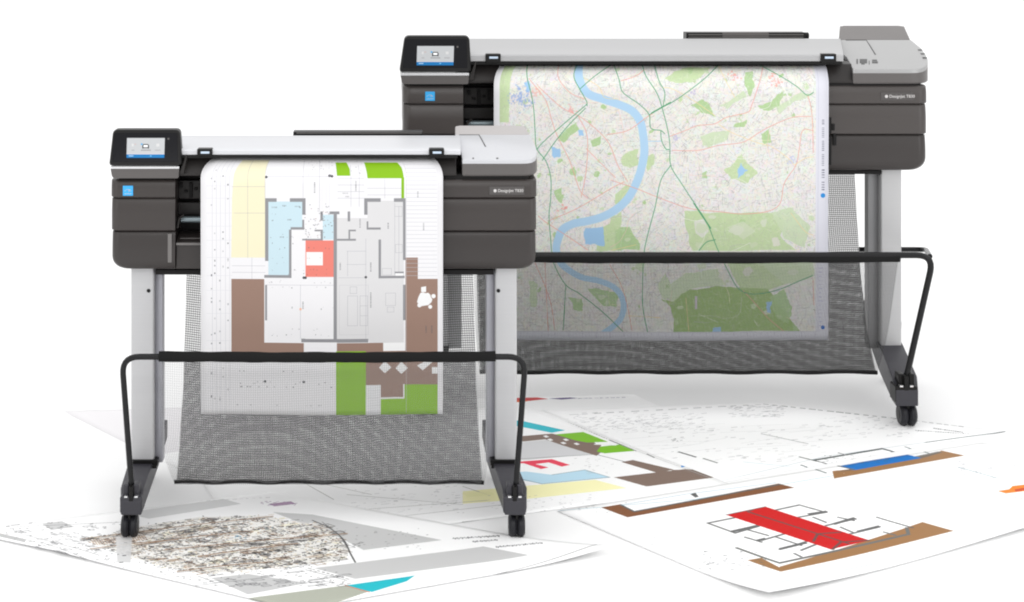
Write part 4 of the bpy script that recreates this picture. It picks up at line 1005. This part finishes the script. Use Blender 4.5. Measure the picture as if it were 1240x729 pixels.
def draw_house(c):
    BR, GR = (158, 140, 130), (152, 208, 50)
    c.line([(560, 633.4), (675, 619.4)], 3.5, (110, 110, 112)); c.line([(500, 641), (562, 634)], 2, (200, 200, 200))  # dark line: edge shadow of this sheet, drawn into the print
    c.poly([(560, 596), (720, 582), (758, 592), (640, 605), (560, 611)], (252, 249, 208)); c.poly([(600, 574), (637, 572), (668, 576), (708, 570), (738, 579), (656, 587), (630, 582), (600, 588)], (206, 232, 244)); c.line([(656, 587), (630, 581)], 3, (150, 170, 180)); c.line([(656, 587), (738, 579)], 3, (150, 170, 180)); c.line([(668, 576), (708, 570), (738, 579)], 2.6, (150, 170, 180))
    c.poly([(600, 562), (668, 557), (690, 564), (680, 566), (664, 561), (648, 563), (664, 567), (655, 569), (634, 562)], (240, 100, 124))
    c.poly([(590, 540), (680, 532), (735, 549), (640, 558), (590, 558)], (224, 224, 226)); c.line([(590, 559), (725, 551)], 3, (170, 170, 170))
    c.poly([(590, 532), (632, 529), (668, 526), (720, 537), (728, 548), (722, 553), (680, 540), (660, 533), (630, 536), (590, 541)], BR); c.poly([(672, 527), (706, 524), (736, 536), (706, 537)], GR); c.poly([(706, 544), (752, 539), (768, 547), (732, 550)], GR)
    c.poly([(695, 534), (728, 540), (722, 548), (690, 541)], BR); c.line([(720, 539), (745, 540)], 6, (246, 246, 246))
    for u, v in ((657, 529), (662, 533), (681, 533), (694, 538), (678, 537)): c.poly([(u, v), (u + 4, v - 1), (u + 8, v + 1), (u + 4, v + 2)], (245, 245, 245))
    c.poly([(590, 506), (634, 511), (684, 522), (668, 525), (632, 518), (590, 510)], (50, 204, 216))
    c.poly([(743, 579), (815, 571), (790, 566), (756, 561), (764, 559), (800, 570), (846, 570), (866, 579), (782, 590)], BR); c.poly([(743, 579), (795, 573), (830, 569), (846, 570), (866, 579), (784, 590)], BR)
    c.poly([(752, 560.5), (766, 558), (815, 569.5), (797, 574)], BR)
    dashes(c, (660, 500), (752, 540), 30, (90, 90, 92), 2.2, (.3, .9)); c.line([(738, 534), (770, 547)], 4, (70, 70, 70), .9); c.line([(783, 551), (792, 555)], 4.5, (60, 60, 60), .9); c.line([(724, 552), (756, 560)], 3, (150, 150, 150)); c.line([(752, 540), (860, 580)], 1.6, (215, 215, 215))
    c.poly([(824, 565), (829, 564), (830, 566), (825, 567)], (60, 170, 235))
    specks(c, 690, 555, 740, 575, 30, (190, 190, 190), (.3, .7)); specks(c, 590, 600, 720, 620, 70, (178, 178, 180), (.25, .7)); specks(c, 420, 588, 560, 622, 90, (176, 176, 178), (.25, .6), (2, 7))
    for a, b in (((372, 588), (404, 606)), ((420, 600), (560, 612)), ((395, 588), (450, 600)), ((440, 618), (590, 607)), ((470, 628), (610, 612)), ((560, 590), (590, 600))): c.line([a, b], 2.2, (180, 180, 176), .8)
    c.poly([(560, 598), (592, 596), (598, 600), (565, 603)], (248, 246, 200), .8)

def draw_faint(c):
    dashes(c, (690, 503), (930, 490), 16, (130, 130, 132), 4, (.3, .8)); dashes(c, (925, 490), (1090, 508), 15, (95, 95, 97), 5, (.4, .9)); dashes(c, (1090, 508), (1170, 518), 9, (130, 130, 130), 4)
    c.line([(1217, 523.3), (1120, 536.5)], 4.5, (110, 120, 122), .9); c.line([(1120, 536.5), (1000, 553), (870, 584)], 2, (200, 210, 214))
    for n, box in ((120, (700, 500, 850, 525)), (90, (880, 492, 950, 506)), (110, (780, 515, 1000, 560)), (80, (990, 505, 1110, 530))): specks(c, *box, n, (165, 165, 167), (.12, .45), (2, 8), .7)
    for i in range(34):
        u = random.gauss(775, 34); v = random.gauss(512, 5); c.line(curve([(u + 12 * math.cos(q), v + 2.4 * math.sin(q)) for q in (0, 1, 2, 3, 4)]), 1.6, (190, 190, 192), .5)
    for i in range(22):
        u = random.uniform(720, 1000); v = random.uniform(515, 558); c.line([(u, v), (u + random.uniform(20, 90), v - random.uniform(1, 8))], 1.5, (222, 222, 222), .8)
    c.line([(922, 526), (978, 538)], 4, (170, 170, 170), .8); c.line([(822, 548), (842, 554)], 7, (110, 110, 112), .9); c.line([(852, 556), (868, 561)], 6, (140, 140, 140), .9); specks(c, 812, 530, 824, 535, 8, (90, 90, 92), (.5, .9), (2, 4))
    for q in range(22): 
        u = 1108 + q * 3; v = 521.5 + q * .2; c.poly([(u, v), (u + 2.2, v), (u + 2.2, v + .9), (u, v + .9)], (120, 120, 122), random.uniform(.2, .9))
    for q in range(14): 
        u = 1130 + q * 2.6; v = 519 + q * .35; c.poly([(u, v), (u + 2, v), (u + 2, v + 1), (u, v + 1)], (80, 80, 82), random.uniform(.2, .95))
    draw_blue(c)
    specks(c, 640, 506, 700, 520, 30, (190, 190, 190), (.2, .5)); c.line([(900, 560), (960, 566)], 2, (190, 214, 224), .8)

def draw_under(c):
    c.poly([(78, 498.5), (150, 494), (400, 489), (420, 520), (180, 552), (120, 524)], (238, 237, 238))
    dashes(c, (88, 506), (125, 527), 7, (140, 140, 140), 2.6, (.3, .8), .9)
    c.poly([(600, 481.6), (646, 481), (664, 483.5), (640, 486), (600, 485)], (214, 34, 38)); c.poly([(600, 485), (642, 485.6), (632, 487.3), (600, 487.5)], (236, 130, 40)); c.poly([(664, 483), (690, 481.6), (700, 482.6), (680, 484.3)], (110, 92, 150)); dashes(c, (700, 483), (760, 481.5), 9, (120, 115, 140), 2.2, (.3, .8))
    specks(c, 300, 500, 600, 560, 120, (190, 190, 192), (.2, .6), (2, 7))

floor_sheet('site_drawing', 'pale drawing with a grey tint and a red bar, mostly hidden beneath the smaller plotter', 'drawing', [(75, 498), (290, 605), (930, 552), (768, 478)], draw_under, .0008, 500)
floor_sheet('survey_drawing', 'faint grey line drawing under the front wheel of the larger plotter', 'drawing', [(930, 488.5), (1218, 523), (870, 585.5), (655, 497)], draw_faint, .0016)
floor_sheet('house_drawing', 'coloured house plan with pale yellow, blue and pink rooms, lying between the two plotters', 'drawing', [(625, 488), (890, 589), (300, 668), (215, 540)], draw_house, .0024)
floor_sheet('elevation_drawing', 'drawing with a red section and a blue section above brown bars, at the right front', 'drawing', [(675, 620), (931, 729), (1440, 590), (1190, 537)], draw_elev, .0032, lift=[(0, 1, .020, .34), (.55, 1, .009, .4)])
floor_sheet('plot_plan_drawing', 'site plan with a dense brown patch and cyan tip under the smaller plotter', 'drawing', [(-45, 645), (330, 597), (741, 672), (360, 740)], draw_site, .0040, lift=[(1, 1, .020, .34), (.3, 0, .006, .35)])

# ------------------------------------------------------------------ floor
m, t, b = new_mat('white_studio_floor')
b.inputs['Roughness'].default_value = .6; b.inputs['Specular IOR Level'].default_value = .1
n = t.nodes.new('ShaderNodeTexNoise'); n.inputs['Scale'].default_value = 3
cr = t.nodes.new('ShaderNodeMix'); cr.data_type = 'RGBA'; cr.inputs['A'].default_value = (.915, .915, .915, 1); cr.inputs['B'].default_value = (.93, .93, .93, 1)
t.links.new(n.outputs['Fac'], cr.inputs['Factor']); t.links.new(cr.outputs['Result'], b.inputs['Base Color'])
bm = bmesh.new(); quad_grid(bm, lambda s, q: Vector((-40 + 80 * s, -20 + 110 * q, 0)), 8, 8)
fl = build('floor', bm, m); fl['kind'] = 'structure'; fl['label'] = 'seamless white studio floor'

# ------------------------------------------------------------------ light: white studio surround, plus unseen area lamps added for fill and sheen
w = bpy.data.worlds.new('World'); scene.world = w; w.use_nodes = True
bg = w.node_tree.nodes['Background']; bg.inputs['Color'].default_value = (1, 1, 1, 1); bg.inputs['Strength'].default_value = .88
def area(name, loc, target, size, energy):
    l = bpy.data.lights.new(name, 'AREA'); l.shape = 'RECTANGLE'; l.size, l.size_y = size; l.energy = energy
    o = bpy.data.objects.new(name, l); COL.objects.link(o); o.location = loc
    o.rotation_euler = (Vector(target) - Vector(loc)).to_track_quat('-Z', 'Y').to_euler()
    return o
area('overhead_fill', (.6, 9, 14), (.6, 9, 0), (60, 60), 5800)  # unseen broad fill, added to whiten floor and sheets

area('front_sheen_strip', (.6, -.6, 3.3), (.7, 4.7, .9), (4.5, .6), 36)  # unseen strip, added for sheen along the panel tops
area('side_sheen_strip', (4.6, 1.6, 1.7), (1.2, 4.8, .9), (.6, 2.4), 20)  # unseen strip, added for highlights on the rounded right corners
area('left_sheen_strip', (-3.6, 1.8, 1.7), (-.4, 4.6, .9), (.6, 2.2), 8)  # unseen weak strip, added for sheen from the left

# ------------------------------------------------------------------ camera
cam = bpy.data.cameras.new('camera'); co = bpy.data.objects.new('camera', cam); COL.objects.link(co)
cam.sensor_fit = 'HORIZONTAL'; cam.sensor_width = 36; cam.lens = 36 * FPX / 1240
cam.shift_x = (620 - PP) / 1240; cam.shift_y = -(364.5 - YH) / 1240
cam.clip_start = .1; cam.clip_end = 300
co.location = (0, 0, CAM_H); co.rotation_euler = (math.radians(90), 0, 0)
scene.camera = co
scene.view_settings.view_transform = 'Standard'; scene.view_settings.look = 'None'; scene.view_settings.gamma = 1; scene.view_settings.exposure = 0
scene.cycles.filter_width = 2.0
scene.cycles.transparent_max_bounces = 24; scene.cycles.max_bounces = 8
